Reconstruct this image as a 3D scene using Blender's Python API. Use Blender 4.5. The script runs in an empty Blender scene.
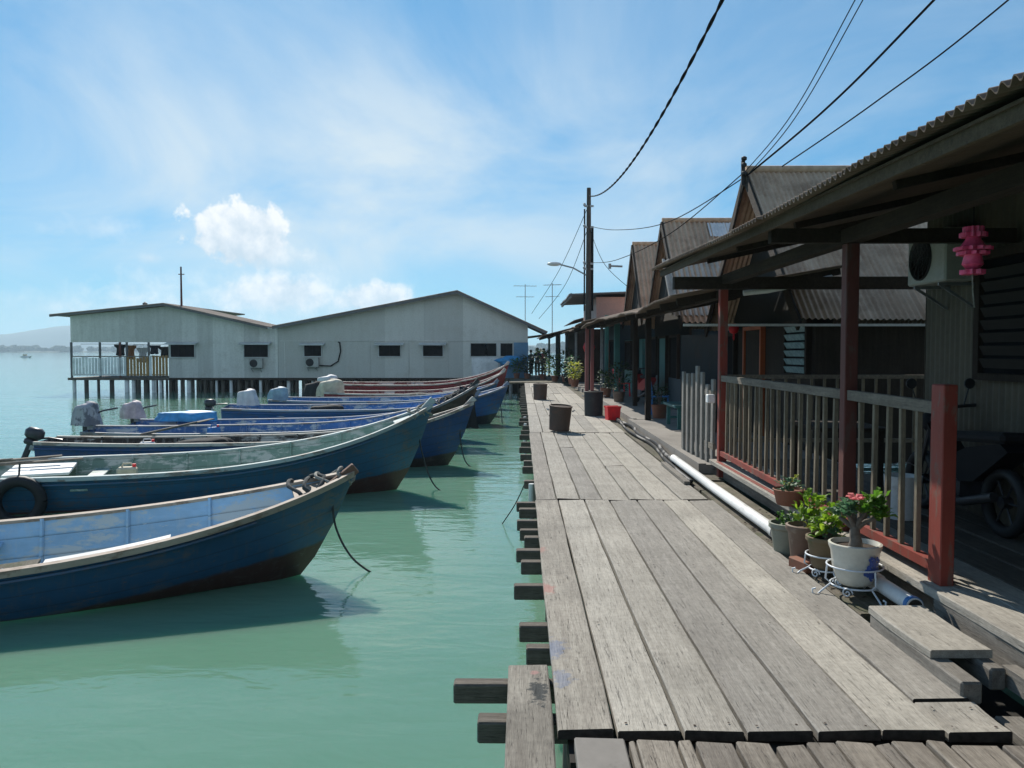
import bpy, bmesh, math, random
from mathutils import Vector, Matrix, noise as mnoise
R = math.radians
rnd = random.Random(7)
scene = bpy.context.scene
COL = scene.collection

# ------------------------------------------------------------------ helpers
class MB:
    """Collects shapes; build() links them as one mesh object."""
    def __init__(self, o=(0, 0, 0)):
        self.v = []; self.f = []; self.m = []; self.o = Vector(o)
    def face(self, idx, mat=0): self.f.append(tuple(idx)); self.m.append(mat)
    def add(self, verts, faces, mat=0, M=None):
        b = len(self.v)
        for p in verts:
            p = Vector(p)
            if M is not None: p = M @ p
            self.v.append(p)
        for f in faces: self.face([i + b for i in f], mat)
    def box(self, c, s, rot=None, mat=0, ch=0.0):
        x, y, z = s[0] / 2, s[1] / 2, s[2] / 2
        M = Matrix.Translation(Vector(c))
        if rot is not None: M = M @ rot
        if ch > 0:
            ch = min(ch, x * .8, y * .8, z * .8)
            v = []; idx = {}
            for sx in (-1, 1):
                for sy in (-1, 1):
                    for sz in (-1, 1):
                        for ax in range(3):
                            d = [x - ch, y - ch, z - ch]; d[ax] += ch
                            idx[(sx, sy, sz, ax)] = len(v)
                            v.append((sx * d[0], sy * d[1], sz * d[2]))
            f = []
            for s_ in (-1, 1):
                f.append([idx[(s_, a, b, 0)] for a, b in ((-1, -1), (1, -1), (1, 1), (-1, 1))])
                f.append([idx[(a, s_, b, 1)] for a, b in ((-1, -1), (1, -1), (1, 1), (-1, 1))])
                f.append([idx[(a, b, s_, 2)] for a, b in ((-1, -1), (1, -1), (1, 1), (-1, 1))])
            for a in (-1, 1):
                for b in (-1, 1):
                    f.append([idx[(a, b, -1, 0)], idx[(a, b, -1, 1)], idx[(a, b, 1, 1)], idx[(a, b, 1, 0)]])
                    f.append([idx[(a, -1, b, 0)], idx[(a, -1, b, 2)], idx[(a, 1, b, 2)], idx[(a, 1, b, 0)]])
                    f.append([idx[(-1, a, b, 1)], idx[(-1, a, b, 2)], idx[(1, a, b, 2)], idx[(1, a, b, 1)]])
                    for c_ in (-1, 1):
                        f.append([idx[(a, b, c_, 0)], idx[(a, b, c_, 1)], idx[(a, b, c_, 2)]])
            self.add(v, f, mat, M)
        else:
            v = [(-x, -y, -z), (x, -y, -z), (x, y, -z), (-x, y, -z), (-x, -y, z), (x, -y, z), (x, y, z), (-x, y, z)]
            self.add(v, [(0, 3, 2, 1), (4, 5, 6, 7), (0, 1, 5, 4), (1, 2, 6, 5), (2, 3, 7, 6), (3, 0, 4, 7)], mat, M)
        return self
    def bb(self, x0, x1, y0, y1, z0, z1, mat=0, ch=0.0):
        return self.box(((x0 + x1) / 2, (y0 + y1) / 2, (z0 + z1) / 2), (abs(x1 - x0), abs(y1 - y0), abs(z1 - z0)), None, mat, ch)
    def bar(self, a, b, w, h, mat=0, ch=0.0, up=(0, 0, 1)):
        a = Vector(a); b = Vector(b); d = b - a
        if d.length < 1e-6: return self
        y = d.normalized(); u = Vector(up)
        if abs(y.dot(u)) > .99: u = Vector((1, 0, 0))
        x = y.cross(u).normalized(); z = x.cross(y)
        rot = Matrix((x, y, z)).transposed().to_4x4()
        return self.box((a + b) / 2, (w, d.length, h), rot, mat, ch)
    def tube(self, pts, r, n=8, mat=0, cap=True):
        pts = [Vector(p) for p in pts]; k = len(pts)
        rs = r if isinstance(r, (list, tuple)) else [r] * k
        b = len(self.v); prev = None
        for i, p in enumerate(pts):
            t = (pts[min(i + 1, k - 1)] - pts[max(i - 1, 0)])
            t = t.normalized() if t.length > 1e-9 else Vector((0, 0, 1))
            if prev is None:
                u = Vector((0, 0, 1)) if abs(t.z) < .95 else Vector((1, 0, 0))
                x = t.cross(u).normalized()
            else:
                x = (prev - t * prev.dot(t))
                x = x.normalized() if x.length > 1e-6 else t.orthogonal().normalized()
            prev = x; y = t.cross(x)
            for j in range(n):
                a = 2 * math.pi * j / n
                self.v.append(p + (x * math.cos(a) + y * math.sin(a)) * rs[i])
        for i in range(k - 1):
            for j in range(n):
                a = b + i * n + j; c = b + i * n + (j + 1) % n
                self.face((a, c, c + n, a + n), mat)
        if cap:
            self.face([b + j for j in range(n)][::-1], mat); self.face([b + (k - 1) * n + j for j in range(n)], mat)
        return self
    def lathe(self, prof, c=(0, 0, 0), n=24, mat=0, M=None, wob=0):
        b = len(self.v); c = Vector(c)
        for (r, z) in prof:
            for j in range(n):
                a = 2 * math.pi * j / n
                rr = r * (1 + wob * math.sin(a * 3 + z * 9))
                p = Vector((rr * math.cos(a), rr * math.sin(a), z))
                if M is not None: p = M @ p
                self.v.append(c + p)
        k = len(prof)
        for i in range(k - 1):
            for j in range(n):
                a = b + i * n + j; d = b + i * n + (j + 1) % n
                self.face((a, d, d + n, a + n), mat)
        if prof[0][0] > 1e-6: self.face([b + j for j in range(n)][::-1], mat)
        if prof[-1][0] > 1e-6: self.face([b + (k - 1) * n + j for j in range(n)], mat)
        return self
    def blob(self, c, r, n=10, mat=0, wob=.15, seed=0, M=None):
        prof_n = max(5, n // 2 + 1); b = len(self.v); c = Vector(c)
        if not hasattr(r, '__len__'): r = (r, r, r)
        for i in range(prof_n + 1):
            th = math.pi * i / prof_n
            for j in range(n):
                a = 2 * math.pi * j / n
                d = Vector((math.sin(th) * math.cos(a), math.sin(th) * math.sin(a), math.cos(th)))
                k = 1 + wob * mnoise.noise(d * 1.7 + Vector((seed * 3.1, seed, 0)))
                p = Vector((d.x * r[0], d.y * r[1], d.z * r[2])) * k
                if M is not None: p = M @ p
                self.v.append(c + p)
        for i in range(prof_n):
            for j in range(n):
                a = b + i * n + j; d = b + i * n + (j + 1) % n
                self.face((a + n, d + n, d, a), mat)
        return self
    def poly_prism(self, pts, d, mat=0):
        """pts: planar 3D loop; d: extrusion vector."""
        n = len(pts); b = len(self.v); d = Vector(d)
        for p in pts: self.v.append(Vector(p))
        for p in pts: self.v.append(Vector(p) + d)
        self.face([b + i for i in range(n)][::-1], mat); self.face([b + n + i for i in range(n)], mat)
        for i in range(n):
            j = (i + 1) % n; self.face((b + i, b + j, b + n + j, b + n + i), mat)
        return self
    def corr(self, p, u, v, pitch=.08, amp=.016, nu=2, th=.006, mat=0, sag=0, seed=0, rag=0.0, per=6):
        """corrugated sheet: waves repeat along v, ridges run along u."""
        p = Vector(p); u = Vector(u); v = Vector(v); nrm = u.cross(v).normalized()
        if nrm.z < 0: nrm = -nrm
        L = v.length; nv = max(4, int(L / pitch * per)); b = len(self.v)
        for side in (0, 1):
            for i in range(nu + 1):
                for j in range(nv + 1):
                    s = i / nu; t = j / nv
                    q = p + u * s + v * t
                    w = amp * math.sin(2 * math.pi * t * L / pitch)
                    w += sag * math.sin(t * 5.1 + seed) * (.4 + .6 * s) + sag * .6 * math.sin(t * 13 + seed * 2)
                    if rag and i == nu:
                        k = int(t * L / .76); q = q + u.normalized() * rag * (mnoise.noise(Vector((k * 3.7, seed, 1))))
                    self.v.append(q + nrm * (w - side * th))
        W = nv + 1; N = W * (nu + 1)
        for i in range(nu):
            for j in range(nv):
                a = b + i * W + j
                self.face((a, a + 1, a + W + 1, a + W), mat)
                a += N; self.face((a, a + W, a + W + 1, a + 1), mat)
        for j in range(nv):
            for i in (0, nu):
                a = b + i * W + j; self.face((a, a + 1, a + 1 + N, a + N), mat)
        for i in range(nu):
            for j in (0, nv):
                a = b + i * W + j; self.face((a, a + W, a + W + N, a + N), mat)
        return self
    def build(self, name, mats, parent=None, smooth=False, loc=None):
        me = bpy.data.meshes.new(name)
        me.from_pydata([tuple(p - self.o) for p in self.v], [], self.f)
        if not isinstance(mats, (list, tuple)): mats = [mats]
        for m in mats: me.materials.append(m)
        me.polygons.foreach_set('material_index', self.m)
        bm = bmesh.new(); bm.from_mesh(me); bmesh.ops.recalc_face_normals(bm, faces=bm.faces); bm.to_mesh(me); bm.free()
        if smooth:
            me.polygons.foreach_set('use_smooth', [True] * len(me.polygons))
            try: me.set_sharp_from_angle(angle=R(smooth if smooth is not True else 40))
            except Exception: pass
        me.update()
        o = bpy.data.objects.new(name, me); COL.objects.link(o)
        if parent is not None: o.parent = parent
        elif loc is not None: o.location = loc
        else: o.location = self.o
        return o

def tag(o, label=None, cat=None, group=None, kind=None):
    if label: o['label'] = label
    if cat: o['category'] = cat
    if group: o['group'] = group
    if kind: o['kind'] = kind
    return o
def thing(name, label, cat, loc=(0, 0, 0), rz=0, group=None):
    o = bpy.data.objects.new(name, None); COL.objects.link(o)
    o.location = loc; o.rotation_euler = (0, 0, rz); o.empty_display_size = .2
    return tag(o, label, cat, group)
def struct(o): o['kind'] = 'structure'; return o
def dup(root, loc, rz=0, label=None, group=None):
    r = root.copy(); COL.objects.link(r); r.location = loc; r.rotation_euler = (root.rotation_euler.x, root.rotation_euler.y, rz)
    if label: r['label'] = label
    if group: r['group'] = group
    for ch in list(root.children):
        c = ch.copy(); COL.objects.link(c); c.parent = r
        for g in ch.children:
            d = g.copy(); COL.objects.link(d); d.parent = c
    return r

# ------------------------------------------------------------------ materials
def NT(name):
    m = bpy.data.materials.new(name); m.use_nodes = True
    nt = m.node_tree; bs = nt.nodes['Principled BSDF']
    return m, nt, bs
def N(nt, t, **kw):
    n = nt.nodes.new(t)
    for k, v in kw.items():
        if k.startswith('i_'): n.inputs[k[2:].replace('_', ' ')].default_value = v
        else: setattr(n, k, v)
    return n
def L(nt, a, b): nt.links.new(a, b)
def c4(c): return (c[0], c[1], c[2], 1)
def ramp(nt, fac, stops):
    r = N(nt, 'ShaderNodeValToRGB'); e = r.color_ramp.elements
    while len(e) > len(stops): e.remove(e[-1])
    while len(e) < len(stops): e.new(.5)
    for el, (p, c) in zip(e, stops):
        el.position = p; el.color = c4(c) if hasattr(c, '__len__') else (c, c, c, 1)
    L(nt, fac, r.inputs[0]); return r.outputs[0]
def mixc(nt, fac, a, b, mode='MIX'):
    m = N(nt, 'ShaderNodeMix', data_type='RGBA', blend_type=mode)
    for s, x in ((0, fac), (6, a), (7, b)):
        if hasattr(x, 'is_linked'): L(nt, x, m.inputs[s])
        elif s == 0: m.inputs[0].default_value = x
        else: m.inputs[s].default_value = c4(x)
    return m.outputs[2]
def math_(nt, op, a, b=None, clamp=False):
    m = N(nt, 'ShaderNodeMath', operation=op); m.use_clamp = clamp
    for i, x in enumerate((a, b)):
        if x is None: continue
        if hasattr(x, 'is_linked'): L(nt, x, m.inputs[i])
        else: m.inputs[i].default_value = x
    return m.outputs[0]
def coords(nt, scale=(1, 1, 1), island=False):
    tc = N(nt, 'ShaderNodeTexCoord'); mp = N(nt, 'ShaderNodeMapping'); mp.inputs['Scale'].default_value = scale
    src = tc.outputs['Object']
    L(nt, src, mp.inputs[0])
    if island:
        g = N(nt, 'ShaderNodeNewGeometry'); cm = N(nt, 'ShaderNodeCombineXYZ')
        k = math_(nt, 'MULTIPLY', g.outputs['Random Per Island'], 37.)
        for i in range(3): L(nt, k, cm.inputs[i])
        ad = N(nt, 'ShaderNodeVectorMath', operation='ADD'); L(nt, mp.outputs[0], ad.inputs[0]); L(nt, cm.outputs[0], ad.inputs[1])
        return ad.outputs[0], g.outputs['Random Per Island'], src
    return mp.outputs[0], None, src
def noise(nt, vec, scale, detail=5, rough=.6, dist=0):
    n = N(nt, 'ShaderNodeTexNoise'); n.inputs['Scale'].default_value = scale; n.inputs['Detail'].default_value = detail
    n.inputs['Roughness'].default_value = rough; n.inputs['Distortion'].default_value = dist
    L(nt, vec, n.inputs['Vector']); return n.outputs['Fac']
def bump(nt, bs, h, strength=.4, dist=.01):
    b = N(nt, 'ShaderNodeBump'); b.inputs['Strength'].default_value = strength; b.inputs['Distance'].default_value = dist
    L(nt, h, b.inputs['Height']); L(nt, b.outputs[0], bs.inputs['Normal'])

def mat_wood(name, c1, c2, dark=(.05, .042, .035), axis='Y', rough=.85, stain=.35, moss=0, pl=1.0, crack=.6, freq=1.0, spills=()):
    """weathered timber: long grain, cracks, per-plank tone."""
    m, nt, bs = NT(name)
    st = {'X': (1.2, 22, 22), 'Y': (22, 1.2, 22), 'Z': (22, 22, 1.2)}[axis]
    st = tuple(a * freq for a in st)
    v, r, src = coords(nt, st, True)
    v2, _, _ = coords(nt, (1, 1, 1))
    g = noise(nt, v, 1.4, 8, .7, .3)
    base = mixc(nt, ramp(nt, g, [(.3, 0.), (.72, 1.)]), c1, c2)
    tone = ramp(nt, r, [(0, (.74, .735, .74)), (.5, (.96, .95, .93)), (1, (1.16, 1.15, 1.12))])
    base = mixc(nt, pl, base, tone, 'MULTIPLY')
    big = noise(nt, v2, 1.1, 6, .65)
    base = mixc(nt, math_(nt, 'MULTIPLY', ramp(nt, big, [(.42, 0.), (.68, 1.)]), stain), base, tuple(x * .5 for x in c1))
    fine = noise(nt, v2, 28, 4, .6)
    base = mixc(nt, .35, base, ramp(nt, fine, [(.3, .55), (.7, 1.2)]), 'MULTIPLY')
    hair = noise(nt, v, 9.5, 3, .7, .2)
    base = mixc(nt, .42, base, ramp(nt, hair, [(.36, .42), (.5, 1.), (.75, 1.12)]), 'MULTIPLY')
    nails = noise(nt, v2, 1.7, 3, .6)
    base = mixc(nt, .6, base, ramp(nt, nails, [(.3, .72), (.55, 1.), (.75, 1.12)]), 'MULTIPLY')
    cr = noise(nt, v, 4.2, 4, .8, .5)
    crm = ramp(nt, cr, [(.31, 1.), (.40, 0.)])
    base = mixc(nt, math_(nt, 'MULTIPLY', crm, crack), base, dark)
    if moss:
        mo = noise(nt, v2, 5, 6, .7)
        base = mixc(nt, math_(nt, 'MULTIPLY', ramp(nt, mo, [(.45, 0.), (.62, 1.)]), moss), base, (.055, .07, .025))
    for (p, rr, cc, amt_s, str_) in spills:
        ds = N(nt, 'ShaderNodeVectorMath', operation='DISTANCE'); mq = N(nt, 'ShaderNodeMapping'); mq.inputs['Scale'].default_value = str_; mq.inputs['Location'].default_value = tuple(-a * b_ for a, b_ in zip(p, str_)); L(nt, src, mq.inputs[0]); L(nt, mq.outputs[0], ds.inputs[0]); ds.inputs[1].default_value = (0, 0, 0)
        k = math_(nt, 'ADD', math_(nt, 'SUBTRACT', 1., math_(nt, 'DIVIDE', ds.outputs['Value'], rr)), math_(nt, 'MULTIPLY', math_(nt, 'SUBTRACT', noise(nt, v2, 22, 5, .7), .5), 2.2))
        base = mixc(nt, math_(nt, 'MULTIPLY', ramp(nt, k, [(.35, 0.), (.6, 1.)]), amt_s), base, cc)
    L(nt, base, bs.inputs['Base Color']); bs.inputs['Roughness'].default_value = rough
    bs.inputs['Specular IOR Level'].default_value = .25
    h = math_(nt, 'SUBTRACT', g, math_(nt, 'MULTIPLY', crm, .6))
    bump(nt, bs, math_(nt, 'ADD', h, math_(nt, 'MULTIPLY', hair, .5)), .7, .009)
    return m

def mat_paint(name, c, worn=(.3, .28, .25), amt=.3, scale=6, rough=.55, var=.25, stretch=(1, 1, 1), bmp=.15, metal=0, low=None, lowz=.0, spec=.4, thr=.56, seams=0):
    """paint with chips, streaks and fading; low: another paint below lowz (object space)."""
    m, nt, bs = NT(name)
    v, _, src = coords(nt, stretch)
    a = noise(nt, v, scale, 7, .7, .2); b = noise(nt, v, scale * .22, 5, .6); f = noise(nt, v, scale * 6, 3, .6)
    base = mixc(nt, ramp(nt, b, [(.3, 0.), (.7, 1.)]), tuple(x * (1 - var) for x in c), tuple(min(1, x * (1 + var)) for x in c))
    base = mixc(nt, .25, base, ramp(nt, f, [(.3, .7), (.7, 1.15)]), 'MULTIPLY')
    if low is not None:
        sx = N(nt, 'ShaderNodeSeparateXYZ'); L(nt, src, sx.inputs[0])
        rise = math_(nt, 'MULTIPLY', math_(nt, 'MAXIMUM', math_(nt, 'SUBTRACT', sx.outputs[0], 6.4), 0.), .12)
        zz = math_(nt, 'ADD', math_(nt, 'SUBTRACT', sx.outputs[2], rise), math_(nt, 'MULTIPLY', math_(nt, 'SUBTRACT', a, .5), .10))
        k = math_(nt, 'MULTIPLY', math_(nt, 'SUBTRACT', lowz, zz), 30, True)
        base = mixc(nt, k, base, low)
    base = mixc(nt, math_(nt, 'MULTIPLY', ramp(nt, a, [(thr, 0.), (thr + .06, 1.)]), amt), base, worn)
    seam = None
    if seams:   # plank seams of a carvel hull, and runs of dirt below the rim
        s2 = N(nt, 'ShaderNodeSeparateXYZ'); L(nt, src, s2.inputs[0])
        rise2 = math_(nt, 'MULTIPLY', math_(nt, 'POWER', math_(nt, 'MAXIMUM', math_(nt, 'SUBTRACT', s2.outputs[0], 4.2), 0.), 2.4), .011)
        zz2 = math_(nt, 'SUBTRACT', s2.outputs[2], rise2)
        fr = math_(nt, 'FRACT', math_(nt, 'MULTIPLY', math_(nt, 'ADD', zz2, 2.), seams))
        seam = ramp(nt, fr, [(.0, 1.), (.07, .25), (.12, 0.)])
        base = mixc(nt, math_(nt, 'MULTIPLY', seam, .6), base, (.02, .02, .022))
        vr, _, _ = coords(nt, (14, 14, .8)); run = noise(nt, vr, 1., 5, .65)
        base = mixc(nt, math_(nt, 'MULTIPLY', ramp(nt, run, [(.52, 0.), (.72, 1.)]), .35), base, worn)
        ch_ = noise(nt, v, scale * 3.5, 6, .75)
        base = mixc(nt, math_(nt, 'MULTIPLY', ramp(nt, ch_, [(.60, 0.), (.635, 1.)]), .7), base, worn)
    L(nt, base, bs.inputs['Base Color']); bs.inputs['Roughness'].default_value = rough; bs.inputs['Metallic'].default_value = metal
    bs.inputs['Specular IOR Level'].default_value = spec
    if bmp:
        hb = math_(nt, 'ADD', a, math_(nt, 'MULTIPLY', f, .3))
        if seam is not None: hb = math_(nt, 'SUBTRACT', hb, math_(nt, 'MULTIPLY', seam, .5))
        bump(nt, bs, hb, bmp, .01)
    return m

def mat_sheet(name, c1, c2, axis='Z', rust=(.14, .065, .035), ramt=.4, panel=.8, rough=.6, scale=1.0, metal=0.0):
    """metal / fibre sheet with vertical streaks and panel to panel tone."""
    m, nt, bs = NT(name)
    st = {'Z': (3, 3, .25), 'Y': (3, .25, .5), 'X': (.25, 3, .5)}[axis]
    v, _, src = coords(nt, tuple(s * scale for s in st)); v1, _, _ = coords(nt)
    s = noise(nt, v, 1.6, 6, .65)
    base = mixc(nt, ramp(nt, s, [(.3, 0.), (.7, 1.)]), c1, c2)
    sx = N(nt, 'ShaderNodeSeparateXYZ'); L(nt, src, sx.inputs[0])
    ax = sx.outputs[0] if axis != 'X' else sx.outputs[1]
    fl = math_(nt, 'FLOOR', math_(nt, 'DIVIDE', ax, panel))
    wn = N(nt, 'ShaderNodeTexWhiteNoise', noise_dimensions='1D'); L(nt, fl, wn.inputs['W'])
    base = mixc(nt, .8, base, ramp(nt, wn.outputs[0], [(0, .8), (1, 1.15)]), 'MULTIPLY')
    r = noise(nt, v1, 1.3, 8, .72)
    base = mixc(nt, math_(nt, 'MULTIPLY', ramp(nt, r, [(.5, 0.), (.66, 1.)]), ramt), base, rust)
    f = noise(nt, v1, 14, 4, .6)
    base = mixc(nt, .3, base, ramp(nt, f, [(.3, .65), (.7, 1.2)]), 'MULTIPLY')
    L(nt, base, bs.inputs['Base Color']); bs.inputs['Roughness'].default_value = rough; bs.inputs['Metallic'].default_value = metal
    bs.inputs['Specular IOR Level'].default_value = .3
    bump(nt, bs, f, .12, .01)
    return m

def mat_simple(name, c, rough=.6, var=.15, scale=9, metal=0, spec=.4, sss=0):
    m, nt, bs = NT(name)
    v, _, _ = coords(nt); a = noise(nt, v, scale, 4, .6)
    L(nt, mixc(nt, ramp(nt, a, [(.3, 0.), (.7, 1.)]), tuple(x * (1 - var) for x in c), tuple(min(1, x * (1 + var)) for x in c)), bs.inputs['Base Color'])
    bs.inputs['Roughness'].default_value = rough; bs.inputs['Metallic'].default_value = metal; bs.inputs['Specular IOR Level'].default_value = spec
    return m

def mat_leaf(name, c1, c2, trans=.3):
    m, nt, bs = NT(name)
    g = N(nt, 'ShaderNodeNewGeometry')
    L(nt, mixc(nt, g.outputs['Random Per Island'], c1, c2), bs.inputs['Base Color'])
    bs.inputs['Roughness'].default_value = .5; bs.inputs['Specular IOR Level'].default_value = .35
    tr = N(nt, 'ShaderNodeBsdfTranslucent'); L(nt, mixc(nt, g.outputs['Random Per Island'], tuple(x * 1.6 for x in c1), tuple(x * 1.6 for x in c2)), tr.inputs[0])
    mx = N(nt, 'ShaderNodeMixShader'); mx.inputs[0].default_value = trans
    L(nt, bs.outputs[0], mx.inputs[1]); L(nt, tr.outputs[0], mx.inputs[2]); L(nt, mx.outputs[0], nt.nodes['Material Output'].inputs[0])
    return m

M = {}
M['deck'] = mat_wood('deck_wood', (.325, .302, .265), (.49, .463, .412), stain=.30, crack=.55)
M['deck_rough'] = mat_wood('deck_wood_rough', (.19, .165, .138), (.36, .325, .28), stain=.45, crack=.9)
M['spill_wood'] = mat_wood('paint_spilled_wood', (.25, .225, .195), (.45, .42, .365), stain=.4, crack=.9, spills=[((.17, 5.35, 0), .10, (.42, .14, .12), .45, (1, .5, 1)), ((.17, 4.25, 0), .12, (.10, .16, .30), .45, (1, .5, 1)), ((.20, 3.85, 0), .09, (.10, .16, .30), .4, (1, .5, 1)), ((.17, 6.4, 0), .07, (.4, .16, .14), .4, (1, .5, 1))])
M['tarred_edge'] = mat_wood('tar_stained_wood', (.19, .17, .145), (.36, .335, .29), stain=.5, crack=.95, spills=[((.085, 3.74, 0), .075, (.03, .036, .038), .93, (1, .30, 1)), ((.07, 3.95, 0), .04, (.42, .22, .20), .6, (1, .8, 1))])
M['deck_edge'] = mat_wood('edge_wood', (.17, .155, .135), (.33, .31, .28), stain=.5, crack=.95)
M['deck_moss'] = mat_wood('mossy_wood', (.12, .105, .08), (.24, .21, .17), stain=.6, moss=.6)
M['deck_under'] = mat_wood('joist_wood', (.10, .085, .07), (.22, .195, .165), axis='X', stain=.7)
M['shade_ends'] = mat_simple('shade_black_ends', (.030, .026, .022), .95, .5, 30)  # plank ends and pipe mouth blackened in place of the shade there
M['nail'] = mat_simple('rusty_nail', (.045, .026, .018), .9)
M['bitumen'] = mat_paint('bitumen_felt', (.045, .052, .055), worn=(.30, .26, .25), amt=.5, scale=14, rough=.8)
M['shade_wood'] = mat_simple('shade_dark_timber', (.02, .018, .015), .9)  # timber blackened to stand in for shade under gaps, on louvres and gables
M['ochre_slat'] = mat_paint('ochre_slats', (.33, .19, .06), worn=(.2, .1, .05), amt=.4)
M['pale_slat'] = mat_paint('pale_slats', (.72, .76, .73), worn=(.3, .3, .28), amt=.4)
M['bow_brown'] = mat_paint('worn_brown_bow', (.17, .095, .065), worn=(.34, .28, .22), amt=.6, scale=9, rough=.8)
M['shaded_floor'] = mat_wood('shade_dark_porch_boards', (.10, .088, .074), (.19, .17, .145), stain=.6)  # porch shade painted into the wood colour of the inner boards
M['pile'] = mat_wood('pile_wood', (.07, .06, .05), (.17, .15, .125), axis='Z', stain=.7)
M['grey_picket'] = mat_wood('picket_wood', (.20, .19, .175), (.38, .37, .35), axis='Z', stain=.4)
M['bar_wood'] = mat_wood('bar_wood', (.16, .13, .095), (.34, .29, .215), axis='Z', stain=.4)
M['rail_wood'] = mat_wood('rail_wood', (.15, .13, .105), (.30, .265, .22), axis='Y', stain=.4)
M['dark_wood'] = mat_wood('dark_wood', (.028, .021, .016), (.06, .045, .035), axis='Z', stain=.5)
M['dark_wood_y'] = mat_wood('dark_beam_wood', (.03, .022, .017), (.065, .05, .038), axis='Y', stain=.5)
M['soffit'] = mat_wood('soffit_wood', (.09, .062, .042), (.16, .118, .082), axis='X', stain=.5)
M['red_post'] = mat_paint('red_painted_wood', (.24, .042, .028), worn=(.15, .105, .08), amt=.7, scale=11, stretch=(1, 1, .3), thr=.53, rough=.6)
M['brown_post'] = mat_paint('brown_red_painted_wood', (.12, .036, .028), worn=(.09, .07, .06), amt=.5, scale=9, stretch=(1, 1, .3), rough=.65)
M['pink_post'] = mat_paint('faded_pink_painted_wood', (.32, .12, .11), worn=(.2, .18, .17), amt=.4, scale=8, stretch=(1, 1, .3))
M['teal'] = mat_paint('teal_paint', (.05, .17, .16), worn=(.15, .15, .14), amt=.35, scale=6)
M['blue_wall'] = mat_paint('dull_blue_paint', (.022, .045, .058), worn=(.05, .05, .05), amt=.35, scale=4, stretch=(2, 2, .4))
M['white_paint'] = mat_paint('white_paint', (.72, .73, .72), worn=(.4, .38, .35), amt=.35, scale=7)
M['white_pipe'] = mat_paint('pvc_pipe', (.75, .75, .73), worn=(.42, .40, .36), amt=.4, scale=5, rough=.4, stretch=(1, .5, 1))
M['blue_plastic'] = mat_simple('blue_plastic', (.03, .16, .42), .4)
M['wire_white'] = mat_simple('white_enamel_wire', (.68, .72, .76), .35)
M['black_rubber'] = mat_simple('black_rubber', (.016, .016, .017), .6)
M['rope'] = mat_simple('rope', (.05, .055, .055), .9, .4, 30)
M['rope_pale'] = mat_simple('pale_rope', (.26, .25, .22), .9, .4, 30)
M['cable'] = mat_simple('cable_sheath', (.014, .014, .015), .95, spec=.05)
M['wall_grey'] = mat_sheet('grey_sheet_wall', (.58, .575, .525), (.68, .675, .62), 'Z', rust=(.42, .39, .32), ramt=.35, panel=.92, rough=.75)
M['wall_grey_b'] = mat_sheet('warm_grey_sheet_wall', (.59, .585, .53), (.64, .635, .58), 'Z', rust=(.47, .44, .37), ramt=.4, panel=2.3, rough=.8, scale=.7)
M['roof_grey'] = mat_sheet('grey_roof_sheet', (.15, .125, .11), (.24, .20, .175), 'Y', rough=.95, ramt=.35, rust=(.16, .12, .1))
M['fascia'] = mat_paint('grey_fascia_paint', (.13, .13, .135), worn=(.07, .06, .05), amt=.4, scale=3)
M['win_dark'] = mat_simple('dark_window_opening', (.008, .008, .009), .8, .4, 5, spec=.08)
M['hood'] = mat_paint('pale_hood_paint', (.55, .56, .54), worn=(.3, .28, .25), amt=.3)
M['roof_brown'] = mat_sheet('brown_fibre_roof', (.40, .255, .165), (.62, .455, .33), 'Y', ramt=.55, rust=(.17, .095, .06), panel=.76, rough=.9)
M['roof_lightgrey'] = mat_sheet('pale_fibre_roof', (.34, .31, .27), (.52, .48, .43), 'Y', ramt=.35, rust=(.16, .14, .12), panel=.76, rough=.9)
M['porch_roof'] = mat_sheet('rusty_porch_roof', (.12, .085, .062), (.23, .18, .14), 'X', ramt=.6, rust=(.10, .05, .03), panel=.76, rough=.85)
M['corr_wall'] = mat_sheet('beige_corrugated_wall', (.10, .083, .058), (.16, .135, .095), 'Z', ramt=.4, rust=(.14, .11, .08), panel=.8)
M['ac_white'] = mat_paint('air_conditioner_casing', (.40, .40, .365), worn=(.3, .27, .22), amt=.25, scale=8, rough=.4)
M['grille'] = mat_simple('dark_grille', (.03, .03, .032), .5)
M['bark'] = mat_simple('grey_bark', (.14, .12, .10), .9, .35, 20)
M['leaf_bright'] = mat_leaf('bright_leaf', (.09, .20, .012), (.26, .38, .03), .4)
M['leaf_mid'] = mat_leaf('mid_leaf', (.03, .10, .015), (.10, .22, .03))
M['leaf_fresh'] = mat_leaf('fresh_leaf', (.05, .15, .015), (.16, .30, .03), .4)
M['leaf_blue'] = mat_leaf('grey_green_leaf', (.05, .13, .06), (.11, .22, .12))
M['leaf_yellow'] = mat_leaf('yellow_leaf', (.25, .30, .02), (.42, .42, .05), .4)
M['leaf_dark'] = mat_leaf('dark_leaf', (.012, .035, .010), (.035, .075, .02))
M['petal'] = mat_leaf('pink_petal', (.65, .12, .14), (.8, .28, .28))
M['soil'] = mat_simple('potting_soil', (.045, .03, .02), .95, .5, 30)
M['terracotta'] = mat_paint('terracotta', (.24, .10, .06), worn=(.18, .15, .10), amt=.5, scale=8, rough=.8)
M['brown_glaze'] = mat_paint('brown_pot', (.17, .115, .085), worn=(.30, .25, .2), amt=.4, scale=7, rough=.6)
M['green_pot'] = mat_paint('pale_green_pot', (.24, .25, .20), worn=(.12, .12, .08), amt=.5, scale=7, rough=.6)
M['moss_pot'] = mat_paint('mossy_clay_pot', (.16, .12, .07), worn=(.08, .10, .04), amt=.6, scale=7, rough=.8)
M['skin'] = mat_simple('skin', (.32, .19, .13), .6)
M['hair'] = mat_simple('black_hair', (.012, .011, .01), .6)
M['cloth_dark'] = mat_simple('navy_cloth', (.025, .028, .05), .9)
M['cloth_black'] = mat_simple('black_cloth', (.018, .018, .02), .9)
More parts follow.
